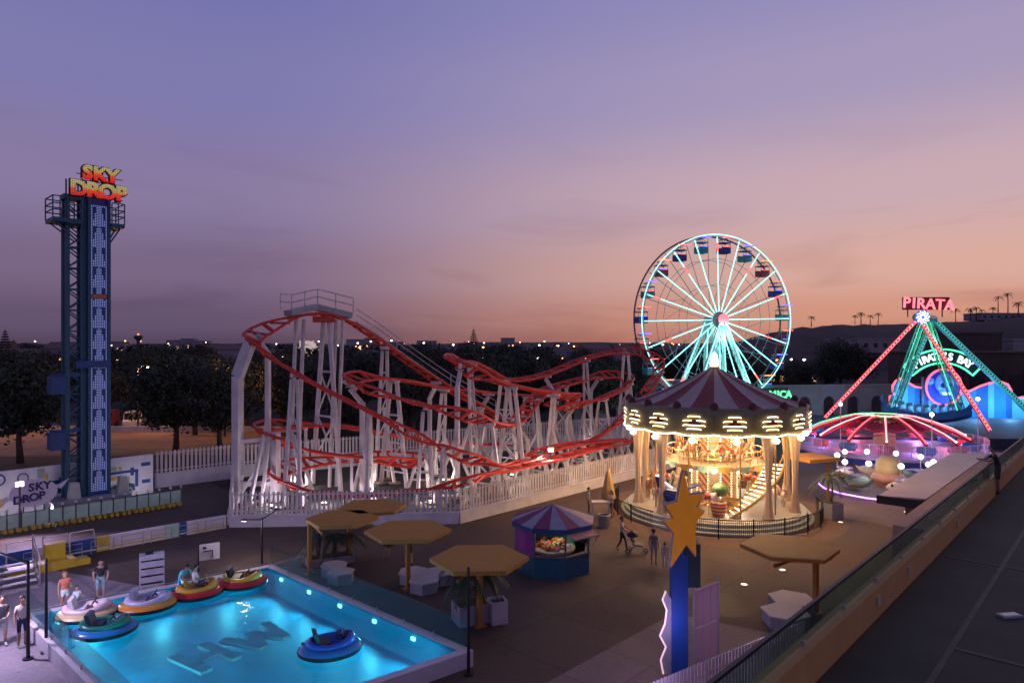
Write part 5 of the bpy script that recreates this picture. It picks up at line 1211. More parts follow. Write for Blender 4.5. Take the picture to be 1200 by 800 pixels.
sub_(MB().ext([sk+Vector((-.16,-.9,-.35)), sk+Vector((.16,-.9,-.35)), sk+Vector((0,-.9,.0))], (0,-.05,0)), 'nose', MATS['socket'])
for k in range(5): sub_(MB().box(sk+Vector((-.44+.22*k,-.82,-.82)), (.18,.1,.3)), 'tooth', neon('teeth', (.6,.9,1), 1.6))
for sg in (-1,1): sub_(MB().sph(sk+Vector((sg*1.75,-.2,.75)), .55, 10, 7, (1,.4,.9)), 'ornament', m_sk)
# arch sign PIRATE'S BAY
ARC = thing('arch_sign', "curved board with white letters PIRATE'S BAY in a green neon outline", 'sign', Vector((fp(1102,430).x, FDY-.4, 0)))
cz = fp(1102,468).z; cx0 = 0.0; r0, r1 = 5.5, 7.3
def ar(r, a): return Vector((r*math.sin(a), 0, cz+r*math.cos(a)-.6))
aa = [R(-46+92*k/16) for k in range(17)]
MB().ext([ar(r0,a) for a in aa]+[ar(r1,a) for a in reversed(aa)], (0,.2,0)).build('board', mat('arch_black', (.01,.02,.015), .5), ARC)
MB().tube([ar(r0,a)-Vector((0,.1,0)) for a in aa]+[ar(r1,a)-Vector((0,.1,0)) for a in reversed(aa)], .12, 6, True).build('neon_outline', m_ng, ARC)
w = "PIRATE'S BAY"; 
for k, c in enumerate(w):
    if c == ' ': continue
    a = R(-37+74*(k+.5)/len(w)); me = text_mesh(c, 1.35, .08, .04, [neon('white_letters', (.85,1,.92), 1.3)]); o = link('letter', me, ARC)
    ex = Vector((math.cos(a),0,-math.sin(a))); up = Vector((math.sin(a),0,math.cos(a))); M = Matrix((ex, up, ex.cross(up))).transposed().to_4x4(); M.translation = ar(r0+.42,a)-Vector((0,.12,0)); o.matrix_basis = M
for x in (-2.5,2.5): MB().beam((x,.2,0), (x,.2,cz+3), .3).build('mast', m_pole, ARC)
for x, p in ((1052,420),(1085,420),(1125,420),(1165,500),(1195,400)):
    q = fp(x,486)+Vector((0,-3.2,0)); lamp('POINT', (q.x,q.y,2.6), p*1.5, (.15,.5,1), .3, FAC)
lamp('POINT', fp(1102,452)+Vector((0,-3.5,0)), 220, (.3,.45,1), .3, FAC)
lamp('POINT', ap+A1+Vector((-1,-2.5,-1.5)), 260, (1,.3,.3), .4, PIR)
lamp('POINT', ap+mid+Vector((0,-2,-3)), 420, (.2,1,.6), .4, PIR)

# ================================================================== spider ride with neon arms
SP = Vector((36.0,66,0)); SPI = thing('spider_ride', 'round ride with red canopy strips and neon arms on a violet lit deck', 'spinning ride', SP)
m_lil = mat('deck_lilac', (.45,.38,.52), .5, var=.12)
MB().lathe([(0,.75),(8.4,.75),(8.5,.7),(8.5,.5)], 56).build('deck', m_lil, SPI); MB().lathe([(8.4,.5),(8.4,0)], 56).build('skirt', mat('skirt_blue', (.02,.05,.3), .6), SPI)
MB().lathe([(1.0,.75),(.9,3.2),(1.5,3.5),(1.5,3.7),(0,3.8)], 20).build('hub', mat('hub_yellow', (.45,.45,.15), .5), SPI)
MB().tube([(1.55*math.cos(2*math.pi*k/24),1.55*math.sin(2*math.pi*k/24),3.72) for k in range(24)], .08, 6, True).build('hub_ring', neon('hub_glow', (.7,1,.6), 1.0), SPI)
NA = 14
for k in range(NA):
    a = 2*math.pi*k/NA+.2; d = Vector((math.cos(a),math.sin(a),0)); pr = [(1.2,3.55),(2.6,3.45),(4.2,3.0),(5.8,2.4),(7.0,1.75)]
    pts = [d*r+Z*z for r, z in pr]
    arm = MB().tube(pts, [.2,.2,.17,.15,.12], 7).build('arm', m_redp, SPI, True)
    MB().tube([p+Z*.2 for p in pts], .07, 5).build('neon_tube', (m_nr, neon('neon_rose', (1,.42,.42), 1.9), m_ng)[2 if d.y > .6 else k % 2], arm, True)
    a2 = a+2*math.pi/NA; d2 = Vector((math.cos(a2),math.sin(a2),0)); g = MB()
    for (r, z) in pr[0:3]:
        for j in range(5): f = j/4; dd = d.lerp(d2,f).normalized(); g.v.append(tuple(dd*r+Z*(z-.35-.25*math.sin(math.pi*f))))
    for i in range(2):
        for j in range(4): q = i*5+j; g.f.append((q,q+1,q+6,q+5)); g.m.append(0)
    g.build('canopy_strip', mat('canopy_red', (.55,.03,.08), .6), SPI, True)
    for r_b in (3.2,4.6,5.8):
        MB().tube([d.lerp(d2,.12).normalized()*r_b+Z*(3.62-(r_b-2.2)*.33), d.lerp(d2,.5).normalized()*r_b+Z*(3.4-(r_b-2.2)*.33), d.lerp(d2,.88).normalized()*r_b+Z*(3.62-(r_b-2.2)*.33)], .045, 5).build('cross_strut', m_redp, arm)
    c = d*7.0+Z*1.0
    car = MB().lathe([(0,-.1),(.62,-.05),(.8,.3),(.72,.62),(.62,.6),(.55,.2),(0,.1)], 14, c).build('car', (m_bluep, m_redp)[k % 2], SPI, True)
    MB().tube([c+Z*.3+Vector((.1,0,0)), d*7.0+Z*1.75], .07, 6).build('car_post', m_redp, car)
    MB().sph(d*6.9+Z*2.0, .1, 6, 5).build('tip_lamp', (m_nr, neon('tip_white', (1,.8,.9), 3))[k % 2], arm)
for k in range(6):
    a = R(-150+60*k); lamp('POINT', SP+Vector((5.5*math.cos(a),5.5*math.sin(a),1.5)), 240, ((1,.15,.3),(.5,.25,1))[k % 2], .3, SPI)
for k in range(5):
    a = R(-160+35*k); lamp('POINT', SP+Vector((9.3*math.cos(a),9.3*math.sin(a),1.6)), 60, (.6,.35,1), .25, SPI)
DRL = thing('deck_railing', 'white upright-bar railing round the violet lit spider ride deck', 'railing', SP+Z*.75)
nseg = 26
for k in range(nseg):
    a0 = R(-185+190*k/nseg); a1 = R(-185+190*(k+1)/nseg); p0 = Vector((8.35*math.cos(a0),8.35*math.sin(a0),0)); p1 = Vector((8.35*math.cos(a1),8.35*math.sin(a1),0))
    MB().tube([p0, p0+Z*1.15], .04, 5).build('post', m_white, DRL)
    for z in (.12,1.1): MB().tube([p0+Z*z, p1+Z*z], .025, 4).build('rail', m_white, DRL)
    for j in range(1,8): q = p0.lerp(p1,j/8); MB().tube([q+Z*.12, q+Z*1.1], .014, 4).build('bar', m_white, DRL)
# lamp posts around
def lamp_post(p, h, label, power=90, col=(.85,.95,1)):
    t = thing('lamp_post', label, 'lamp post', p); MB().tube([(0,0,0),(0,0,h)], [.06,.045], 7).build('post', m_white, t); MB().sph((0,0,h+.1), .17, 8, 6).build('lamp_head', neon('cool_head', (.8,.95,1), 12), t); lamp('POINT', V3(p)+Z*(h+.1), power, col, .18, t)
q = G(1092,547); lamp_post(q, 4.4, 'tall white lamp post with a bright head in front of the spider ride')
q = G(985,530); lamp_post(q, 4.6, 'white lamp post with a bright head behind the spider ride left side')
q = G(1146,532); lamp_post(q, 5.2, 'white lamp post with a bright head beside the red right leg of the ship ride')

# ================================================================== small round ride with globe lamps
KR = Vector((27.0,49.0,0)); KID = thing('kiddie_ride', 'small round ride with cream sea creature cars inside a violet lit kerb', 'spinning ride', KR); RK = 4.5
MB().lathe([(0,.3),(RK-.1,.3),(RK,.24),(RK,0)], 48).build('deck', mat('kid_deck', (.2,.17,.19), .6), KID)
MB().tube([(RK*1.02*math.cos(2*math.pi*k/16),RK*1.02*math.sin(2*math.pi*k/16),.2) for k in range(16)], .05, 6, True).build('kerb_light', neon('violet_strip', (.5,.22,1), 4.2), KID)
m_ivory = mat('figure_ivory', (.62,.5,.4), .45, var=.12, scale=2); m_peach = mat('figure_peach', (.62,.3,.2), .5, var=.1)
MB().lathe([(0,2.55),(.4,2.5),(.75,2.2),(.86,1.7),(.84,1.2),(.7,.9)], 20).build('centre_dome', mat('dome_cream', (.6,.44,.22), .5, var=.15, scale=2), KID, True)
MB().lathe([(.86,1.3),(1.1,1.05),(1.15,.8),(.9,.7),(.8,.3)], 20, fl=.06, fn=8).build('dome_frill', m_peach, KID, True)
for k in range(6):
    a = 2*math.pi*k/6+.35; d = Vector((math.cos(a),math.sin(a),0)); tg = Vector((-d.y,d.x,0)); c = d*2.9
    b = MB(); n = 12; rings = [(-1.15,.1,.75),(-.9,.4,.75),(-.3,.62,.85),(.3,.62,.88),(.8,.45,.95),(1.1,.2,1.05),(1.3,.06,1.3)]
    for (x, r, z) in rings:
        for j in range(n): t_ = 2*math.pi*j/n; b.v.append(tuple(c+tg*x+d*r*math.cos(t_)+Z*(z+r*.72*math.sin(t_))))
    for i in range(len(rings)-1):
        for j in range(n): b.f.append((i*n+j, i*n+(j+1) % n, (i+1)*n+(j+1) % n, (i+1)*n+j)); b.m.append(0)
    o = b.build('creature_car', m_ivory if k % 3 else mat('figure_mint', (.3,.45,.38), .5, var=.1), KID, True)
    MB().lathe([(.0,.0),(.5,.05),(.55,.3),(.45,.3),(.4,.1),(0,.08)], 14, c+Z*1.05).build('seat_tub', mat('tub_violet', (.25,.2,.4), .5), o, True)
    for sg in (-1,1): MB().ext([c+tg*.5+d*.55*sg+Z*.8, c+tg*.1+d*.55*sg+Z*.75, c-tg*.1+d*1.1*sg+Z*.6], Z*.08).build('fin', m_peach, o)
    MB().sph(c-tg*.85+d*.3+Z*1.0, .09, 6, 5).build('eye', m_dkm, o)
gl = [(981,533,52),(990,529,54.5),(990,541,50),(1016,529,53.5),(1018,543,47),(1050,531,53.5),(1056,546,46.5),(1079,535,52),(1088,544,49),(1094,541,51)]
for (px, py, d) in gl:
    p = Pd(px, py, d); t = thing('globe_lamp', 'white globe lamp on a thin post round the small violet kerbed ride', 'lamp', (p.x,p.y,0), 0, 'globe lamps at the small ride')
    MB().tube([(0,0,0),(0,0,p.z-.2)], .035, 6).build('post', m_grey, t); MB().sph((0,0,p.z), .2, 12, 8).build('globe', neon('globe_white', (1,.9,.84), 3.2), t, True); lamp('POINT', p+Vector((0,0,0)), 85, (1,.86,.75), .28, t)
# orange sail roof between the carousel and the small ride
OR_ = thing('orange_shelter', 'small orange flat shelter on two posts right of the carousel', 'shelter', G(950,583))
m_shade = mat('shade_ochre', (.44,.205,.01), .7, var=.1, scale=1.5); m_shade2 = mat('shade_edge', (.42,.19,.03), .7, var=.1)
MB().box((0,0,2.75), (2.6,2.6,.22), R(20)).build('roof', mat('shade_orange', (.5,.24,.04), .7, var=.08), OR_)
for x in (-1.1,1.05): MB().box((x,-.3,1.32), (.14,.14,2.64)).build('post', m_shade2, OR_)

# ================================================================== terrace with glass balustrade, lean-to roofs
TP = Vector((4.7,10.7,0))+Vector((-.736,.677,0))*.25; TU = Vector((.677,.736,0)).normalized(); TN = Vector((-.736,.677,0)).normalized(); TZ = 5.1
m_floor = mat('terrace_floor', (.034,.036,.018), .8, var=.3, scale=.7, bump=.2); m_par = mat('parapet_tan', (.5,.26,.085), .75, var=.12, scale=1.5)
q0, q1 = TP-TU*16, TP+TU*70
tb = MB(); tb.ext([q0-TN*.3+Z*.02, q1-TN*.3+Z*.02, q1-TN*60+Z*.02, q0-TN*60+Z*.02], Z*(TZ-.02)); struct(tb.build('terrace_building', m_floor))
tbo = bpy.data.objects['terrace_building']
for k in range(9): MB().obox(TP+TU*27-TN*(1.6+1.9*k)+Z*(TZ+.004), TU*43, TN*.05, Z*.004).build('membrane_seam', mat('seam', (.055,.055,.034), .7, var=.3), tbo)
for k, (s_, n_3) in enumerate(((3,3.4),(9,2.2),(14.5,4.5),(19,2.6))): MB().obox(TP+TU*s_-TN*n_3+Z*(TZ+.005), TU*.05, TN*1.8, Z*.004).build('membrane_seam', mat('seam', (.055,.055,.034), .7), tbo)
PAR = thing('parapet_wall', 'low tan parapet wall along the dark terrace edge', 'wall', TP+Z*0)
MB().obox(TP+TU*27-TN*.12+Z*(TZ/2+.29), TU*43, TN*.14, Z*(TZ/2+.28)).build('wall', m_par, PAR, world=True)
for s_ in (3.6,6.0,11.5): MB().obox(TP+TU*s_-TN*.275+Z*(TZ+.33), TU*.07, TN*.02, Z*.09).build('step_lamp', mat('step_lamp', (.55,.45,.3), .4), PAR, world=True)
glass_screen('long green tinted glass balustrade on the terrace parapet', TP-TU*12-TN*.12, TP+TU*56-TN*.12, .5, TZ+.57, 2.0, glass('balustrade_glass', (.66,.86,.8), .03), name='glass_balustrade', cat='balustrade', rail=m_dkm)
m_sheet = mat('sheet_roof', (.5,.4,.33), .5, .2, var=.15, scale=.6); m_tanr = mat('tan_roof', (.42,.27,.17), .8, var=.15, scale=.8)
RF = thing('lean_to_roof', 'long low grey metal roof beside the terrace edge', 'roof', TP+TU*35+TN*4)
def rp(s, n, z): return TP+TU*s+TN*n+Z*z
nn = 14
for k in range(nn):
    s0, s1 = 26.5+18.5*k/nn, 26.5+18.5*(k+1)/nn
    MB().ext([rp(s0,3.5,3.0), rp(s1-.02,3.5,3.0), rp(s1-.02,5.6,2.85), rp(s0,5.6,2.85)], Z*.07).build('roof_sheet', m_sheet, RF, world=True)
MB().obox(rp(26.4,4.5,2.75), TN*1.15, TU*.05, Z*.2).build('fascia', m_dkm, RF, world=True)
MB().obox(rp(35.7,4.0,1.4), TU*8.8, TN*.5, Z*1.4).build('wall', mat('stall_wall', (.12,.1,.1), .8), RF, world=True)
RF2 = thing('tan_ledge', 'long tan concrete ledge between the metal roof and the terrace glass', 'ledge', TP+TU*30+TN*2)
MB().obox(rp(33,1.75,1.55), TU*13, TN*1.65, Z*1.55).build('slab', m_tanr, RF2, world=True)
sheet('terrace_gap', [rp(8,0.1,0)[:2], rp(20,0.1,0)[:2], rp(20,2.2,0)[:2], rp(8,2.2,0)[:2]], .01, m_grass)
t = thing('picket_fence', 'violet lit white picket fence below the terrace beside the blue post', 'fence', Vector((2.2,16.9,0)), math.atan2(5.0,7.1)); L_ = 8.9
for k in range(int(L_/.15)): link('picket', MB().box((0,0,.78), (.1,.03,1.56)).mesh('picket', m_white) if k == 0 else bpy.data.meshes['picket_low'], t, (.15*(k+.5),0,.0)); bpy.data.meshes[[c for c in t.children][0].data.name].name = 'picket_low'
for z in (.35,1.2): MB().box((L_/2,.03,z), (L_,.04,.07)).build('rail', m_white, t)
lamp('POINT', (3.6,16.0,1.6), 60, (.6,.4,1), .3, t); lamp('POINT', (6.2,18.5,1.9), 45, (.6,.42,1), .3, t)
t = thing('floor_light', 'small pale light fitting on the dark terrace floor', 'floor light', G(1183,722,5.1)+Z*.005); MB().box((0,0,.02), (.42,.2,.04), R(10)).build('housing', mat('fitting_pale', (.35,.33,.3), .5), t); MB().box((0,0,.042), (.34,.13,.01), R(10)).build('lens', mat('fitting_lens', (.5,.48,.44), .3), t)
# tall leafy shrubs against the terrace wall
def shrub(p, h, seed, label):
    rnd = random.Random(seed); t = thing('leafy_shrub', label, 'shrub', p)
    st = MB(); lf = MB()
    for k in range(5):
        a = rnd.uniform(0,6.28); e = Vector((math.cos(a)*h*.3, math.sin(a)*h*.3, h*rnd.uniform(.6,.95))); st.tube([(0,0,0), tuple(e*.5+Z*.1), tuple(e)], .025, 5)
        for j in range(9):
            b = e*(.35+.65*j/9); d = Vector((rnd.gauss(0,1),rnd.gauss(0,1),rnd.uniform(0,1.2))).normalized(); s = d.cross(Z).normalized()*.1*h*.6; l = d*h*.3
            lf.add([b, b+l*.5-s, b+l, b+l*.5+s+Z*.02], [(0,1,2,3)])
    st.build('stem', m_bark, t); lf.build('foliage', mat('shrub_leaf', (.03,.05,.025), .5, var=.4, scale=4), t)
for k, (s_, n_2, h, lb) in enumerate(((13.0,1.2,2.6,'dark big-leaved shrub behind the terrace glass by the shade post'),(14.3,1.4,3.2,'tallest dark big-leaved shrub behind the terrace glass'),(15.6,1.0,2.7,'dark big-leaved shrub at the far end of the terrace bed'),(12.0,.9,2.0,'low dark shrub at the near end of the terrace bed'))): shrub(rp(s_,n_2,0), h, k+3, lb)

# ================================================================== kiosk
KP = G(648,664); KIO = thing('game_kiosk', 'octagonal blue game kiosk with purple and grey striped roof', 'kiosk', KP, R(-8))
m_kb = mat('kiosk_blue', (.02,.1,.15), .55, var=.12); m_kp = mat('kiosk_purple', (.28,.03,.22), .55, var=.1); m_kt = mat('kiosk_band', (.02,.08,.22), .5)
kr = 1.85
def oc(k, r, z): a = R(-90-22.5+45*k); return Vector((r*math.cos(a), r*math.sin(a), z))
for k in range(8):
    a, b = oc(k,kr,0), oc(k+1,kr,0); nin = -((a+b)/2).normalized()*.08
    MB().ext([a,b,b+nin,a+nin], Z*.95).build('counter_panel', m_kb, KIO)
    if k in (5,6,7,4,3): MB().ext([a+Z*.98,b+Z*.98,b+nin+Z*.98,a+nin+Z*.98], Z*1.1).build('wall_panel', m_kp if k in (7,6) else m_kb, KIO)
    MB().ext([a*1.03+Z*.95,b*1.03+Z*.95,b*.88+Z*.95,a*.88+Z*.95], Z*.05).build('counter_top', m_conc, KIO)
    MB().beam(a*.98+Z*.95, a*.98+Z*2.1, .07).build('post', m_kb, KIO)
    MB().ext([a*1.08+Z*2.05,b*1.08+Z*2.05,b*1.0+Z*2.05,a*1.0+Z*2.05], Z*.22).build('fascia', m_kt, KIO)
    for h in (0,1):
        c0 = a.lerp(b,h*.5)*1.1+Z*2.25; c1 = a.lerp(b,(h+1)*.5)*1.1+Z*2.25
        MB().ext([c0,c1,Vector((0,0,2.95))], Z*.03).build('roof_gore', (mat('kiosk_grey', (.3,.28,.32), .7), mat('kiosk_plum', (.2,.04,.09), .7), mat('kiosk_pink', (.48,.22,.2), .7))[0 if h else (1 if k not in (2,3) else 2)], KIO)
    if k in (0,): MB().ext([a*.97+Z*1.0,b*.97+Z*1.0,b*.965+Z*1.0,a*.965+Z*1.0], Z*1.05).build('window_pane', glass('kiosk_glass', (.93,.96,.95), .02), KIO)
MB().lathe([(0,1.02),(1.05,1.02),(1.08,1.14),(1.0,1.14),(0,1.06)], 20, (0,-.55,0)).build('prize_tray', mat('tray', (.5,.42,.36), .5), KIO)
rnd = random.Random(8); pcs = [mat('prize_'+n, c, .5) for n, c in (('red',(.6,.05,.06)),('orange',(.7,.3,.05)),('yellow',(.7,.55,.1)),('black',(.02,.02,.02)),('white',(.7,.68,.62)),('pink',(.7,.25,.3)),('green',(.1,.35,.12)))]
for k in range(42):
    a = rnd.uniform(0,6.28); r = rnd.random()**.5*.9; mb = MB(); p = (r*math.cos(a), -.55+r*math.sin(a), 1.2); mb.sph(p, .11, 7, 5, (1.2,.8,.8)); mb.sph((p[0]+.09,p[1],p[2]+.09), .06, 6, 4); o = mb.build('prize', pcs[rnd.randrange(7)], KIO, True)
MB().box((.75,.2,1.25), (.5,.35,.4)).build('cash_box', mat('till_teal', (.05,.22,.18), .4), KIO)
aw = MB(); a, b = oc(2,kr,2.0), oc(1,kr,2.0); d = ((a+b)/2).normalized(); d.z = 0
aw.ext([a,b,b+d*1.0-Z*.12,a+d*1.0-Z*.12], Z*.05); aw.build('awning_flap', mat('flap', (.5,.27,.17), .7), KIO); MB().tube([a+d*.95-Z*.1, a*1.0+Z*-1.0], .02, 4).build('stay', m_grey, KIO)
lamp('POINT', KP+Vector((0,-.5,1.85)), 22, (1,.86,.62), .15, KIO); MB().tube([oc(0,kr*.93,2.03), oc(1,kr*.93,2.03)], .03, 5).build('tube_lamp', neon('tube_warm', (1,.9,.7), 4), KIO)
# ================================================================== hexagonal shades
def shade(base, off, r, label, rz=0, h=2.45, tilt=0.0):
    t = thing('sun_shelter', label, 'sun shelter', base); o = Vector((off[0],off[1],0))
    hx = [o+Vector((r*math.cos(rz+math.pi*k/3), r*math.sin(rz+math.pi*k/3), h)) for k in range(6)]; ix = [o+(p-o-Z*h)*.94+Z*h for p in hx]
    MB().ext(ix, Z*.1).build('canopy', m_shade, t)
    for k in range(6):
        a, b = hx[k], hx[(k+1) % 6]; c, d = ix[(k+1) % 6], ix[k]; MB().ext([a-Z*.05,b-Z*.05,c-Z*.05,d-Z*.05], Z*.142).build('edge_board', m_shade2, t)
    MB().box((0,0,h/2-.03), (.17,.17,h-.05), R(30)).build('post', m_shade2, t); MB().box((0,0,.02), (.4,.4,.04), R(30)).build('base_plate', m_shade2, t)
    for k in (0,2,4): MB().beam(Vector((0,0,h-.07)), ix[k]*.9+o*.1+Vector((0,0,-.07-h*.0))-Z*(ix[k].z*.9-h*.9), .07, .1).build('rib', m_shade2, t)
shade(G(363,672), (1.45,.1), 1.65, 'ochre hexagon shelter nearest the pool with its post at the left corner', R(8))
shade(G(404,664)+Vector((0,.9,0)), (1.0,.5), 1.7, 'ochre hexagon shelter tucked behind another one by the coaster fence', R(20))
shade(G(478,690), (0,0), 1.85, 'ochre hexagon shelter over the white hexagon benches', R(5))
shade(G(562,733), (0,0), 1.85, 'ochre hexagon shelter over the palm planter and litter bin', R(3))
shade(G(956,718), (-.95,.2), 1.85, 'ochre hexagon shelter beside the terrace with its post at the right', R(-12))
# ================================================================== white hexagon benches
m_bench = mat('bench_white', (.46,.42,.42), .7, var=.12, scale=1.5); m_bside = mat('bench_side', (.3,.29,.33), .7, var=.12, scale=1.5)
def bench(p, cells, r, label):
    t = thing('hexagon_bench', label, 'bench', p)
    for (x, y) in cells:
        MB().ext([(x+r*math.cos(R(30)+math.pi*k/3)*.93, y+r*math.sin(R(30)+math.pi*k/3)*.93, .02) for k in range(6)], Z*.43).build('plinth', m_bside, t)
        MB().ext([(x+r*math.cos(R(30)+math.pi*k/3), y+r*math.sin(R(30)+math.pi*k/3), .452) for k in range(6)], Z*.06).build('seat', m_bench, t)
def hexc(r, ks):
    out = [(0.0,0.0)]
    for (i0, k) in ks: x, y = out[i0]; out.append((x+(r*1.732+.012)*math.cos(R(60*k)), y+(r*1.732+.012)*math.sin(R(60*k))))
    return out
bench(G(398,684)+Vector((0,.2,0)), hexc(.62, ((0,2),)), .62, 'white hexagon bench under the shelter nearest the pool')
bench(G(505,694)+Vector((-.3,.2,0)), hexc(.7, ((0,1),(0,2),(1,0))), .7, 'cluster of white hexagon benches under the middle shelter')
bench(G(925,733)+Vector((-.1,.1,0)), hexc(.9, ((0,1),)), .9, 'pale hexagon bench under the shelter by the terrace')
# ================================================================== planters, bins, tables
m_plant = mat('palm_leaf', (.04,.06,.03), .6, var=.4, scale=3)
def planter_palm(p, label, s=1.0, k=0, box=(.95,.95,.75)):
    t = thing('planter', label, 'planter', p, R(25))
    MB().box((0,0,box[2]/2), box).build('tub', m_bside, t); MB().box((0,0,box[2]-.03), (box[0]-.12,box[1]-.12,.08)).build('soil', m_soil, t); return t
def potted_palm(p, h, label, seed, s):
    tr, cr = palm_meshes(h, 16, 1.05*s, seed, .06); t = thing('potted_palm', label, 'palm', p); link('trunk', tr, t); cr.materials.clear(); cr.materials.append(m_plant); link('crown', cr, t); return t
planter_palm(G(552,727), 'white square planter beside the litter bin under a shelter', box=(1.25,.95,.72)); potted_palm(G(547,727)+Z*.7, 1.15, 'young palm growing in the square planter by the litter bin', 5, 1.15); potted_palm(G(566,724)+Vector((0,.1,.7)), 1.0, 'second young palm in the square planter by the litter bin', 6, 1.0)
t = thing('litter_bin', 'white square litter bin with an open top beside the palm planter', 'bin', G(583,728), R(20))
mb = MB(); w = .3
for (x, y, sx, sy) in ((0,-w,.62,.05),(0,w,.62,.05),(-w,0,.05,.55),(w,0,.05,.55)): mb.box((x,y,.42), (sx,sy,.84))
mb.build('body', m_bench, t); MB().box((0,0,.72), (.55,.55,.03)).build('inside', m_dark, t); MB().box((0,0,.03), (.56,.56,.05)).build('foot', m_dkm, t)
planter_palm(G(368,672)+Vector((.3,1.6,0)), 'low planter with grassy palms behind the pool glass', box=(2.2,.9,.35)); 
for k, dx in enumerate((-.6,.1,.75)): potted_palm(G(368,672)+Vector((.3+dx,1.6+.1*k,.33)), .9, 'spiky young palm in the low planter behind the pool', 11+k, 1.1)['group'] = 'palms in the low planter'
planter_palm(G(974,607), 'grey square planter right of the carousel', box=(.95,.95,.95)); potted_palm(G(974,606)+Z*.9, 1.6, 'thin palm in the grey planter right of the carousel', 21, 1.2)
# closed parasol and tables by the fence
t = thing('closed_parasol', 'closed yellow parasol standing near the coaster fence', 'parasol', G(713,603))
MB().tube([(0,0,0),(0,0,2.9)], .035, 6).build('pole', m_dkm, t); MB().lathe([(.34,.95),(.4,1.05),(.3,1.7),(.17,2.4),(.05,2.85),(0,2.9)], 18, fl=.14, fn=6).build('canopy', mat('parasol_yellow', (.5,.31,.1), .75, var=.12), t, True); MB().cyl((0,0,0), .35, .1, 14).build('base', m_dkm, t)
t = thing('snack_table', 'pale high table beside the closed parasol', 'table', G(704,607))
MB().box((0,0,1.0), (1.1,.6,.06)).build('top', m_bench, t)
for x in (-.48,.48): MB().box((x,0,.49), (.07,.5,.97)).build('leg', m_bench, t)
for px, py, lb in ((708,617,'round dark litter bin near the closed parasol'),): 
    t = thing('round_bin', lb, 'bin', G(px,py)); MB().lathe([(0,0),(.34,0),(.36,.7),(.3,.72),(.28,.5),(0,.4)], 16).build('body', mat('bin_grey', (.2,.18,.17), .6), t); MB().tube([(.36*math.cos(2*math.pi*k/16),.36*math.sin(2*math.pi*k/16),.7) for k in range(16)], .025, 5, True).build('rim', m_grey, t)
# ground lamps set in the paving
for px, py in ((872,685),(917,668),(1062,600),(985,612)):
    t = thing('ground_light', 'small lit round light set flush in the paving near the carousel', 'ground light', G(px,py)+Z*.012, 0, 'lights set in the paving'); MB().cyl((0,0,0), .17, .015, 14).build('ring', m_grey, t); MB().cyl((0,0,.016), .12, .012, 14).build('lens', neon('paving_lens', (1,.8,.6), 1.6), t)
# ================================================================== star sign post
SPp = Vector((5.35,21.4,0)); STAR = thing('star_post', 'tall blue post with a big orange star cut-out on top', 'sign post', SPp)
m_po = mat('post_blue', (.012,.07,.3), .45, var=.1); m_star = mat('star_orange_glow', (.8,.3,.015), .5, emit=.12, ecol=(1,.36,.02), var=.08); m_sed = mat('star_edge', (.4,.36,.36), .5)  # slight glow in the star material stands in for light falling on it
MB().box((-.12,0,1.95), (.5,.35,3.9)).build('post', m_po, STAR); MB().box((.27,.05,3.55), (.5,.4,1.35)).build('speaker_box', mat('box_dark', (.02,.05,.05), .6), STAR)
def spx(px, py, y=0): p = Pd(px, py, 21.4+y); return p-SPp
star = [(803,557),(806,578),(812,590),(826,588),(818,602),(815,607),(827,603),(816,622),(812,640),(809,652),(800,640),(797,650),(787,664),(781,682),(786,660),(786,645),(787,628),(776,608),(790,604),(781,593),(797,590),(799,572)]
star = [(799,551),(805,578),(823,576),(812,592),(823,597),(814,607),(812,622),(813,648),(802,634),(784,661),(788,622),(776,608),(788,605),(778,590),(792,586),(796,562)]
cs = [Vector((p[0],p[2])) for p in (spx(a,b) for a,b in star)]; cc = sum(cs, Vector((0,0)))/len(cs)
MB().ext([Vector((p.x,-.3,p.y)) for p in cs], (0,.1,0)).build('star', m_star, STAR); MB().ext([Vector((cc.x+(p.x-cc.x)*1.1-.02,-.18,cc.y+(p.y-cc.y)*1.06)) for p in cs], (0,.1,0)).build('star_edge', m_sed, STAR)
MB().beam(Vector((-.05,-.1,3.8)), Vector((cc.x,-.1,cc.y)), .14).build('bracket', m_po, STAR)
# wavy lit side panel
wv = [spx(x,y) for x,y in ((786,790),(776,786),(773,770),(779,755),(772,742),(778,728),(780,712),(775,700),(779,690),(786,700))]
MB().ext([Vector((p.x,-.1,p.z)) for p in wv], (0,.06,0)).build('wavy_panel', mat('wavy_grey', (.25,.26,.28), .6), STAR)
MB().tube([Vector((p.x,-.16,p.z)) for p in wv[1:-1]], .03, 5).build('lit_outline', neon('outline_pink', (1,.62,.7), .75), STAR, True)
# translucent banner to the right of the post
BAN = thing('banner_screen', 'translucent lilac banner screen fixed beside the blue star post', 'banner', SPp+Vector((.35,0,0)), R(38))
def film(name, col, tr):
    m = bpy.data.materials.new(name); m.use_nodes = True; nt = m.node_tree; b = nt.nodes['Principled BSDF']; b.inputs['Base Color'].default_value = (*col,1); b.inputs['Roughness'].default_value = .35; b.inputs['Alpha'].default_value = tr; return m
m_film = film('banner_film', (.55,.36,.5), .5)
for k in range(3): MB().box((.22+.42*k,0,1.55), (.4,.02,2.4)).build('film_panel', m_film, BAN)
for x in (0,1.28): MB().box((x,0,1.5), (.04,.05,2.9)).build('frame_post', m_sed, BAN)
for z in (.35,1.55,2.75): MB().box((.64,-.03,z), (1.28,.03,.05)).build('frame_rail', m_sed, BAN)
lamp('POINT', SPp+Vector((1.3,-1.6,2.2)), 18, (.75,.5,1), .2, BAN)

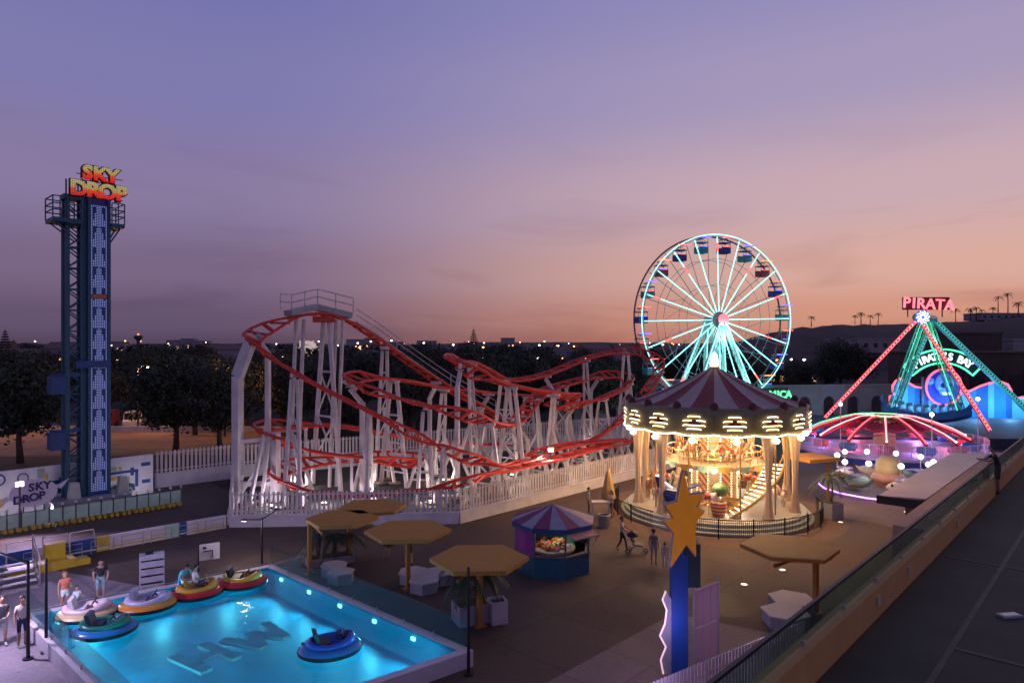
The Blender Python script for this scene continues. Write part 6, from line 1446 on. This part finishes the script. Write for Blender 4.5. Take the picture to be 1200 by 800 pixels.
# ================================================================== people
def V(*a): return Vector(a)
def person(label, loc, rz=0, H=1.74, top=(.1,.1,.1), bottom=(.3,.3,.35), skin=(.5,.3,.2), hair=(.05,.03,.02), shoes=(.1,.1,.1), P=None, long_hair=False, bare=False, sleeve=.55, leglen=.75, female=False):
    J = dict(pel=V(0,0,.95), wai=V(0,.0,1.08), che=V(0,.0,1.29), nkb=V(0,.01,1.45), nk=V(0,0,1.51), hd=V(0,-.02,1.585), hm=V(0,-.012,1.655), ht=V(0,0,1.72))
    for s, n in ((1,'L'),(-1,'R')):
        J['hip'+n] = V(.095*s,0,.9); J['kne'+n] = V(.105*s,-.015,.5); J['ank'+n] = V(.105*s,.025,.09); J['toe'+n] = V(.125*s,-.15,.035)
        J['sho'+n] = V(.165*s,0,1.405); J['elb'+n] = V(.22*s,.03,1.13); J['wri'+n] = V(.235*s,-.05,.89); J['han'+n] = V(.235*s,-.075,.81)
    for k, v in (P or {}).items():
        if k != 'face': J[k] = V(*v)
    names = list(J); idx = {n: i for i, n in enumerate(names)}
    Rd = dict(pel=(.155,.115), wai=(.135,.1) if not female else (.12,.09), che=(.165,.115), nkb=(.07,.065), nk=(.055,.055), hd=(.07,.08), hm=(.082,.098), ht=(.055,.065))
    for n in 'LR': Rd.update({'hip'+n:.09,'kne'+n:.058,'ank'+n:.042,'toe'+n:.035,'sho'+n:.062,'elb'+n:.042,'wri'+n:.03,'han'+n:.034})
    bones = [('pel','wai'),('wai','che'),('che','nkb'),('nkb','nk'),('nk','hd'),('hd','hm'),('hm','ht')]
    for n in 'LR': bones += [('pel','hip'+n),('hip'+n,'kne'+n),('kne'+n,'ank'+n),('ank'+n,'toe'+n),('che','sho'+n),('sho'+n,'elb'+n),('elb'+n,'wri'+n),('wri'+n,'han'+n)]
    sc_ = H/1.74
    me = skin_mesh([tuple(J[n]) for n in names], [(idx[a], idx[b]) for a, b in bones], [Rd[n] for n in names], 1, 0)
    # fingers, nose and eyes joined to the same mesh
    bm = bmesh.new(); bm.from_mesh(me); ex = MB()
    for n, s in (('L',1),('R',-1)):
        d = (J['han'+n]-J['wri'+n]).normalized(); sd = d.cross(V(0,1,.2)).normalized(); fr = d.cross(sd).normalized(); h = J['han'+n]
        for k, ln in enumerate((.062,.075,.07,.055)):
            b = h+d*.015+fr*(-.026+.0175*k); ex.tube([b, b+d*ln*.55+sd*.004*s, b+d*ln-sd*.02*s], [.0095,.009,.006], 5)
        b = h-d*.03-fr*.03; ex.tube([b, b-fr*.025+d*.02, b-fr*.03+d*.05], [.011,.01,.007], 5)
    hdir = V(0,-1,0)
    if 'face' in (P or {}): hdir = V(*P['face']).normalized()
    hm = J['hm']; up = (J['ht']-J['hd']).normalized(); rt_ = hdir.cross(up).normalized(); hdir = up.cross(rt_).normalized()
    ex.tube([hm+hdir*.09+up*.01, hm+hdir*.118-up*.03, hm+hdir*.098-up*.042], [.008,.016,.012], 5)
    nskin = len(ex.f)
    for s in (-1,1): ex.sph(hm+hdir*.09+rt_*.034*s+up*.018, .013, 6, 5); 
    ex.tube([hm+hdir*.086-up*.07-rt_*.025, hm+hdir*.096-up*.07, hm+hdir*.086-up*.07+rt_*.025], .007, 5)
    for s in (-1,1): ex.sph(hm+rt_*.088*s-hdir*.005, .026, 6, 5, (.5,1,1.2))
    eme = ex.mesh('x', [], True); bm.from_mesh(eme); bm.to_mesh(me); bm.free()
    key = lambda nm, c, r=.8: mat(nm+'_%d_%d_%d' % tuple(int(x*100) for x in c), c, r, var=.1, scale=9)
    me.materials.clear()
    for m in (key('skin', skin, .6), key('cloth', top), key('cloth', bottom), key('shoe', shoes), key('hair', hair, .7)): me.materials.append(m)
    nb = len(me.polygons)-len(ex.f)
    for i, p in enumerate(me.polygons):
        p.use_smooth = True
        if i >= nb: p.material_index = 0 if (i-nb < nskin or i-nb >= nskin+60+0) else 4; continue
        c = p.center; best = None
        for a, b in bones:
            A, B = J[a], J[b]; d = B-A; t = max(0, min(1, (c-A).dot(d)/d.length_squared)); dist = (c-A-d*t).length-.5*(Rd[a][0] if isinstance(Rd[a], tuple) else Rd[a])
            if best is None or dist < best[0]: best = (dist, a, b, t)
        _, a, b, t = best; m = 0
        if (a, b) == ('pel','wai'): m = 2 if t < .55 else 1
        elif (a, b) == ('wai','che'): m = 1
        elif a == 'che': m = 1 if (b != 'nkb' or t < .75) else 0
        elif a == 'pel': m = 2
        elif a[:3] == 'hip': m = 2 if (leglen >= 1 or t < leglen) else 0
        elif a[:3] == 'kne': m = 2 if leglen > 1 and t < leglen-1 else 0
        elif a[:3] == 'ank': m = 3
        elif a[:3] == 'sho': m = 1 if t < sleeve else 0
        if a[:3] == 'kne' and t > .93: m = 3
        p.material_index = m
    t = thing('person', label, 'person', loc, rz); t.scale = (sc_,sc_,sc_)
    link('body', me, t)
    hb = MB(); c = hm+up*.022-hdir*.018
    if not bare:
        hb.sph(c, .104, 12, 8, (1,1,1)); kv = []
        hb2 = MB()
        for (vx, f) in ((None, None),): pass
        vs = [V(*v) for v in hb.v]; keep = [f for f in hb.f if (sum((vs[i] for i in f), V(0,0,0))/4-c).dot(up*.75-hdir*.66) > -.02]
        hb.f = keep; hb.m = [0]*len(keep)
        if long_hair: hb.tube([c-hdir*.06+up*.02, c-hdir*.1-up*.12, c-hdir*.1-up*.3, c-hdir*.09-up*.42], [.08,.085,.075,.03], 8)
        hb.build('hair', key('hair', hair, .7), t, True)
    return t
def face_to(a, b): return math.atan2(b[1]-a[1], b[0]-a[0])+math.pi/2
C0 = (0,0)
ppl = []
p = G(76,719); person('woman in coral top and white shorts standing by the pool corner', p, face_to(p, BOATS[0].location), 1.66, (.65,.16,.1), (.75,.7,.68), (.5,.28,.17), (.2,.07,.03), (.5,.4,.35), {'elbL': (.25,.06,1.15), 'wriL': (.2,-.15,1.1), 'hanL': (.17,-.22,1.12)}, True, sleeve=.3, leglen=.35, female=True)
p = G(90,719); person('small child in white top holding a hand near the pool corner', p, face_to(p, BOATS[0].location), 1.08, (.7,.66,.68), (.2,.3,.4), (.45,.27,.18), (.03,.02,.015), (.1,.08,.08), {'wriL': (.3,-.2,1.1), 'hanL': (.32,-.27,1.12), 'elbL': (.25,-.02,1.18)}, sleeve=.6, leglen=.5)
p = G(118,704); MAN = person('man in black shirt and pale blue shorts leaning towards the boats', p, face_to(p, BOATS[0].location)+R(10), 1.82, (.03,.035,.045), (.35,.55,.56), (.55,.33,.24), (.3,.25,.2), (.3,.2,.15),
    {'che': (0,-.12,1.28), 'nkb': (0,-.2,1.42), 'nk': (0,-.24,1.47), 'hd': (0,-.29,1.53), 'hm': (0,-.31,1.59), 'ht': (0,-.31,1.66), 'shoL': (.165,-.17,1.38), 'shoR': (-.165,-.17,1.38), 'elbL': (.25,-.08,1.13), 'wriL': (.22,-.25,.98), 'hanL': (.2,-.31,.93), 'elbR': (-.25,-.08,1.13), 'wriR': (-.22,-.25,.98), 'hanR': (-.2,-.31,.93), 'face': (0,-1,-.35)}, bare=True, leglen=.95)
bp = MB(); bp.sph((0,.09,1.22), .17, 10, 8, (.85,.6,1.3)); t = bp.build('backpack', m_dkm, None, True); tag(t, 'black backpack on the back of the man in pale blue shorts', 'backpack'); t.location = MAN.location; t.rotation_euler = MAN.rotation_euler
p = G(2,757); person('man in black sleeveless top and grey shorts left of the arm post', p, face_to(p, (-14,20)), 1.74, (.03,.03,.04), (.4,.42,.42), (.5,.3,.2), (.03,.02,.02), (.5,.5,.5), {'wriL': (.12,-.22,1.05), 'hanL': (.05,-.25,1.05)}, sleeve=.15, leglen=.8)
p = G(26,758); person('man in white shirt and navy shorts beside the arm post', p, R(60), 1.76, (.72,.62,.56), (.02,.03,.1), (.5,.28,.18), (.04,.025,.02), (.1,.3,.08), {'wriL': (.2,-.12,.95), 'hanL': (.18,-.18,.9)}, leglen=.85)
# pool attendant and rider at the red boat
b4 = BOATS[3].location
person('attendant in turquoise top bending over the red bumper boat', (b4.x-.85,b4.y+.5,.1), R(50), 1.7, (.1,.5,.6), (.12,.25,.6), (.4,.24,.16), (.03,.02,.02), (.1,.1,.1),
    {'wai': (0,-.08,1.07), 'che': (0,-.28,1.2), 'nkb': (0,-.4,1.3), 'nk': (0,-.45,1.33), 'hd': (0,-.5,1.38), 'hm': (0,-.53,1.44), 'ht': (0,-.54,1.5), 'shoL': (.165,-.36,1.26), 'shoR': (-.165,-.36,1.26), 'elbL': (.2,-.5,1.03), 'wriL': (.17,-.6,.82), 'hanL': (.16,-.64,.76), 'elbR': (-.2,-.5,1.03), 'wriR': (-.17,-.6,.82), 'hanR': (-.16,-.64,.76), 'face': (0,-1,-.5)})
SIT = {'pel': (0,0,.2), 'wai': (0,.02,.33), 'che': (0,.03,.54), 'nkb': (0,.03,.7), 'nk': (0,.02,.76), 'hd': (0,0,.835), 'hm': (0,0,.905), 'ht': (0,.01,.97), 'hipL': (.095,-.03,.18), 'hipR': (-.095,-.03,.18), 'kneL': (.13,-.42,.3), 'kneR': (-.13,-.42,.3), 'ankL': (.12,-.5,-.08), 'ankR': (-.12,-.5,-.08), 'toeL': (.13,-.66,-.12), 'toeR': (-.13,-.66,-.12),
  'shoL': (.165,.03,.655), 'shoR': (-.165,.03,.655), 'elbL': (.22,-.06,.4), 'elbR': (-.22,-.06,.4), 'wriL': (.15,-.3,.42), 'wriR': (-.15,-.3,.42), 'hanL': (.12,-.38,.44), 'hanR': (-.12,-.38,.44)}
person('rider in white shirt seated in the red bumper boat', (b4.x-.02,b4.y-.05,WAT+.28), R(40-90+180), 1.7, (.72,.68,.66), (.1,.1,.2), (.5,.3,.2), (.03,.02,.02), (.05,.05,.05), SIT, sleeve=.6)
# visitors on the plaza
WALK = {'kneL': (.1,-.16,.5), 'ankL': (.1,-.22,.1), 'toeL': (.11,-.4,.06), 'kneR': (-.1,.05,.5), 'ankR': (-.1,.28,.14), 'toeR': (-.11,.13,.04), 'elbL': (.22,.12,1.15), 'wriL': (.22,.06,.92), 'hanL': (.22,.04,.84), 'elbR': (-.22,-.03,1.13), 'wriR': (-.22,-.2,.95), 'hanR': (-.22,-.27,.9)}
p = G(453,655); person('person in white top and dark skirt standing behind the middle shelter', p, R(170), 1.66, (.55,.5,.5), (.05,.05,.07), (.4,.22,.14), (.04,.02,.02), (.1,.1,.1), None, True, leglen=.6, female=True)
p = G(479,662); person('person in black clothes walking behind the middle shelter post', p, R(200), 1.75, (.02,.02,.025), (.03,.03,.035), (.4,.22,.14), (.02,.02,.02), (.05,.05,.05), WALK, leglen=.7)
p = G(690,604); person('person in grey shirt standing by the high table', p, R(80), 1.72, (.25,.3,.32), (.1,.1,.13), (.4,.24,.16), (.02,.02,.02), (.05,.05,.05), None, leglen=1.6)
p = G(716,607); person('person in pale top beside the closed parasol', p, R(-60), 1.66, (.5,.42,.36), (.12,.1,.1), (.4,.24,.16), (.02,.02,.02), (.05,.05,.05), None, True, leglen=.5)
p = G(729,645); person('person in pale shirt and black trousers pushing a pushchair past the carousel', p, R(70), 1.72, (.45,.42,.4), (.02,.02,.025), (.42,.25,.17), (.03,.02,.02), (.05,.05,.05), dict(WALK, elbL=(.22,-.12,1.18), wriL=(.2,-.36,1.08), hanL=(.2,-.44,1.06), elbR=(-.22,-.12,1.18), wriR=(-.2,-.36,1.08), hanR=(-.2,-.44,1.06)), leglen=1.8)
t = thing('pushchair', 'black folding pushchair being pushed past the carousel', 'pushchair', G(746,648), R(70)+math.pi)
MB().ext([(-.22,-.1,.45),(.22,-.1,.45),(.22,.35,.4),(-.22,.35,.4)], Z*.06).build('seat', m_dkm, t); MB().ext([(-.22,-.15,.45),(.22,-.15,.45),(.22,-.35,1.0),(-.22,-.35,1.0)], (0,.05,.03)).build('backrest', m_dkm, t); MB().lathe([(.3,0),(.26,.15),(0,.28)], 12, (0,-.2,.85)).build('hood', m_dkm, t, True)
for sg in (-1,1):
    MB().tube([(.22*sg,-.65,1.05),(.22*sg,-.2,.6),(.22*sg,.4,.12)], .02, 5).build('frame', m_grey, t); MB().tube([(.22*sg,-.4,.12),(.22*sg,.1,.5)], .02, 5).build('strut', m_grey, t)
    for y in (-.4,.42): MB().tube([(.22*sg+.0,y+.11*math.cos(2*math.pi*k/12),.125+.11*math.sin(2*math.pi*k/12)) for k in range(12)], .02, 5, True).build('wheel', m_dkm, t)
p = G(766,662); person('person in dark top and pale shorts standing behind the star post', p, R(150), 1.72, (.16,.13,.13), (.3,.26,.25), (.42,.25,.17), (.03,.02,.02), (.05,.05,.05), None, leglen=.8)
p = G(779,665); person('child in pale clothes standing close behind the star post', p, R(150), 1.2, (.4,.33,.3), (.45,.4,.4), (.42,.25,.17), (.03,.02,.02), (.05,.05,.05), None, leglen=1.4)
# riders on the upper carousel floor
for a, top_, lb in ((10,(.6,.03,.04),'rider in red shirt on the upper floor of the carousel'),(-24,(.05,.05,.06),'rider in black vest on the upper floor of the carousel')):
    q = CAR+pol(2.25*.94, R(a), 3.75); person(lb, q, PH+R(a)+math.pi, 1.55, top_, (.1,.1,.15), (.5,.3,.2), (.04,.02,.02), (.05,.05,.05), SIT)
# on the terrace
pt = Pd(1165,579,24.4); pt.z = TZ; person('person in black shirt and dark shorts leaning on the terrace balustrade', pt-TN*.1, face_to((0,0), (-.9,.35)), 1.74, (.025,.025,.025), (.05,.03,.03), (.34,.19,.13), (.03,.02,.02), (.03,.03,.03),
   {'che': (0,-.07,1.29), 'nkb': (0,-.11,1.44), 'nk': (0,-.13,1.5), 'hd': (0,-.17,1.57), 'hm': (0,-.175,1.64), 'ht': (0,-.17,1.7), 'shoL': (.165,-.1,1.39), 'shoR': (-.165,-.1,1.39), 'elbL': (.24,-.3,1.2), 'wriL': (.1,-.5,1.22), 'hanL': (.05,-.56,1.23), 'elbR': (-.24,-.3,1.2), 'wriR': (-.1,-.5,1.22), 'hanR': (-.05,-.56,1.23)}, leglen=.8)
pt2 = TP+TU*20.6-TN*.95+Z*TZ; person('person in pale shirt standing further along the terrace balustrade', pt2, R(60), 1.72, (.35,.3,.26), (.05,.05,.05), (.34,.19,.13), (.03,.02,.02), (.03,.03,.03), None, leglen=.9)
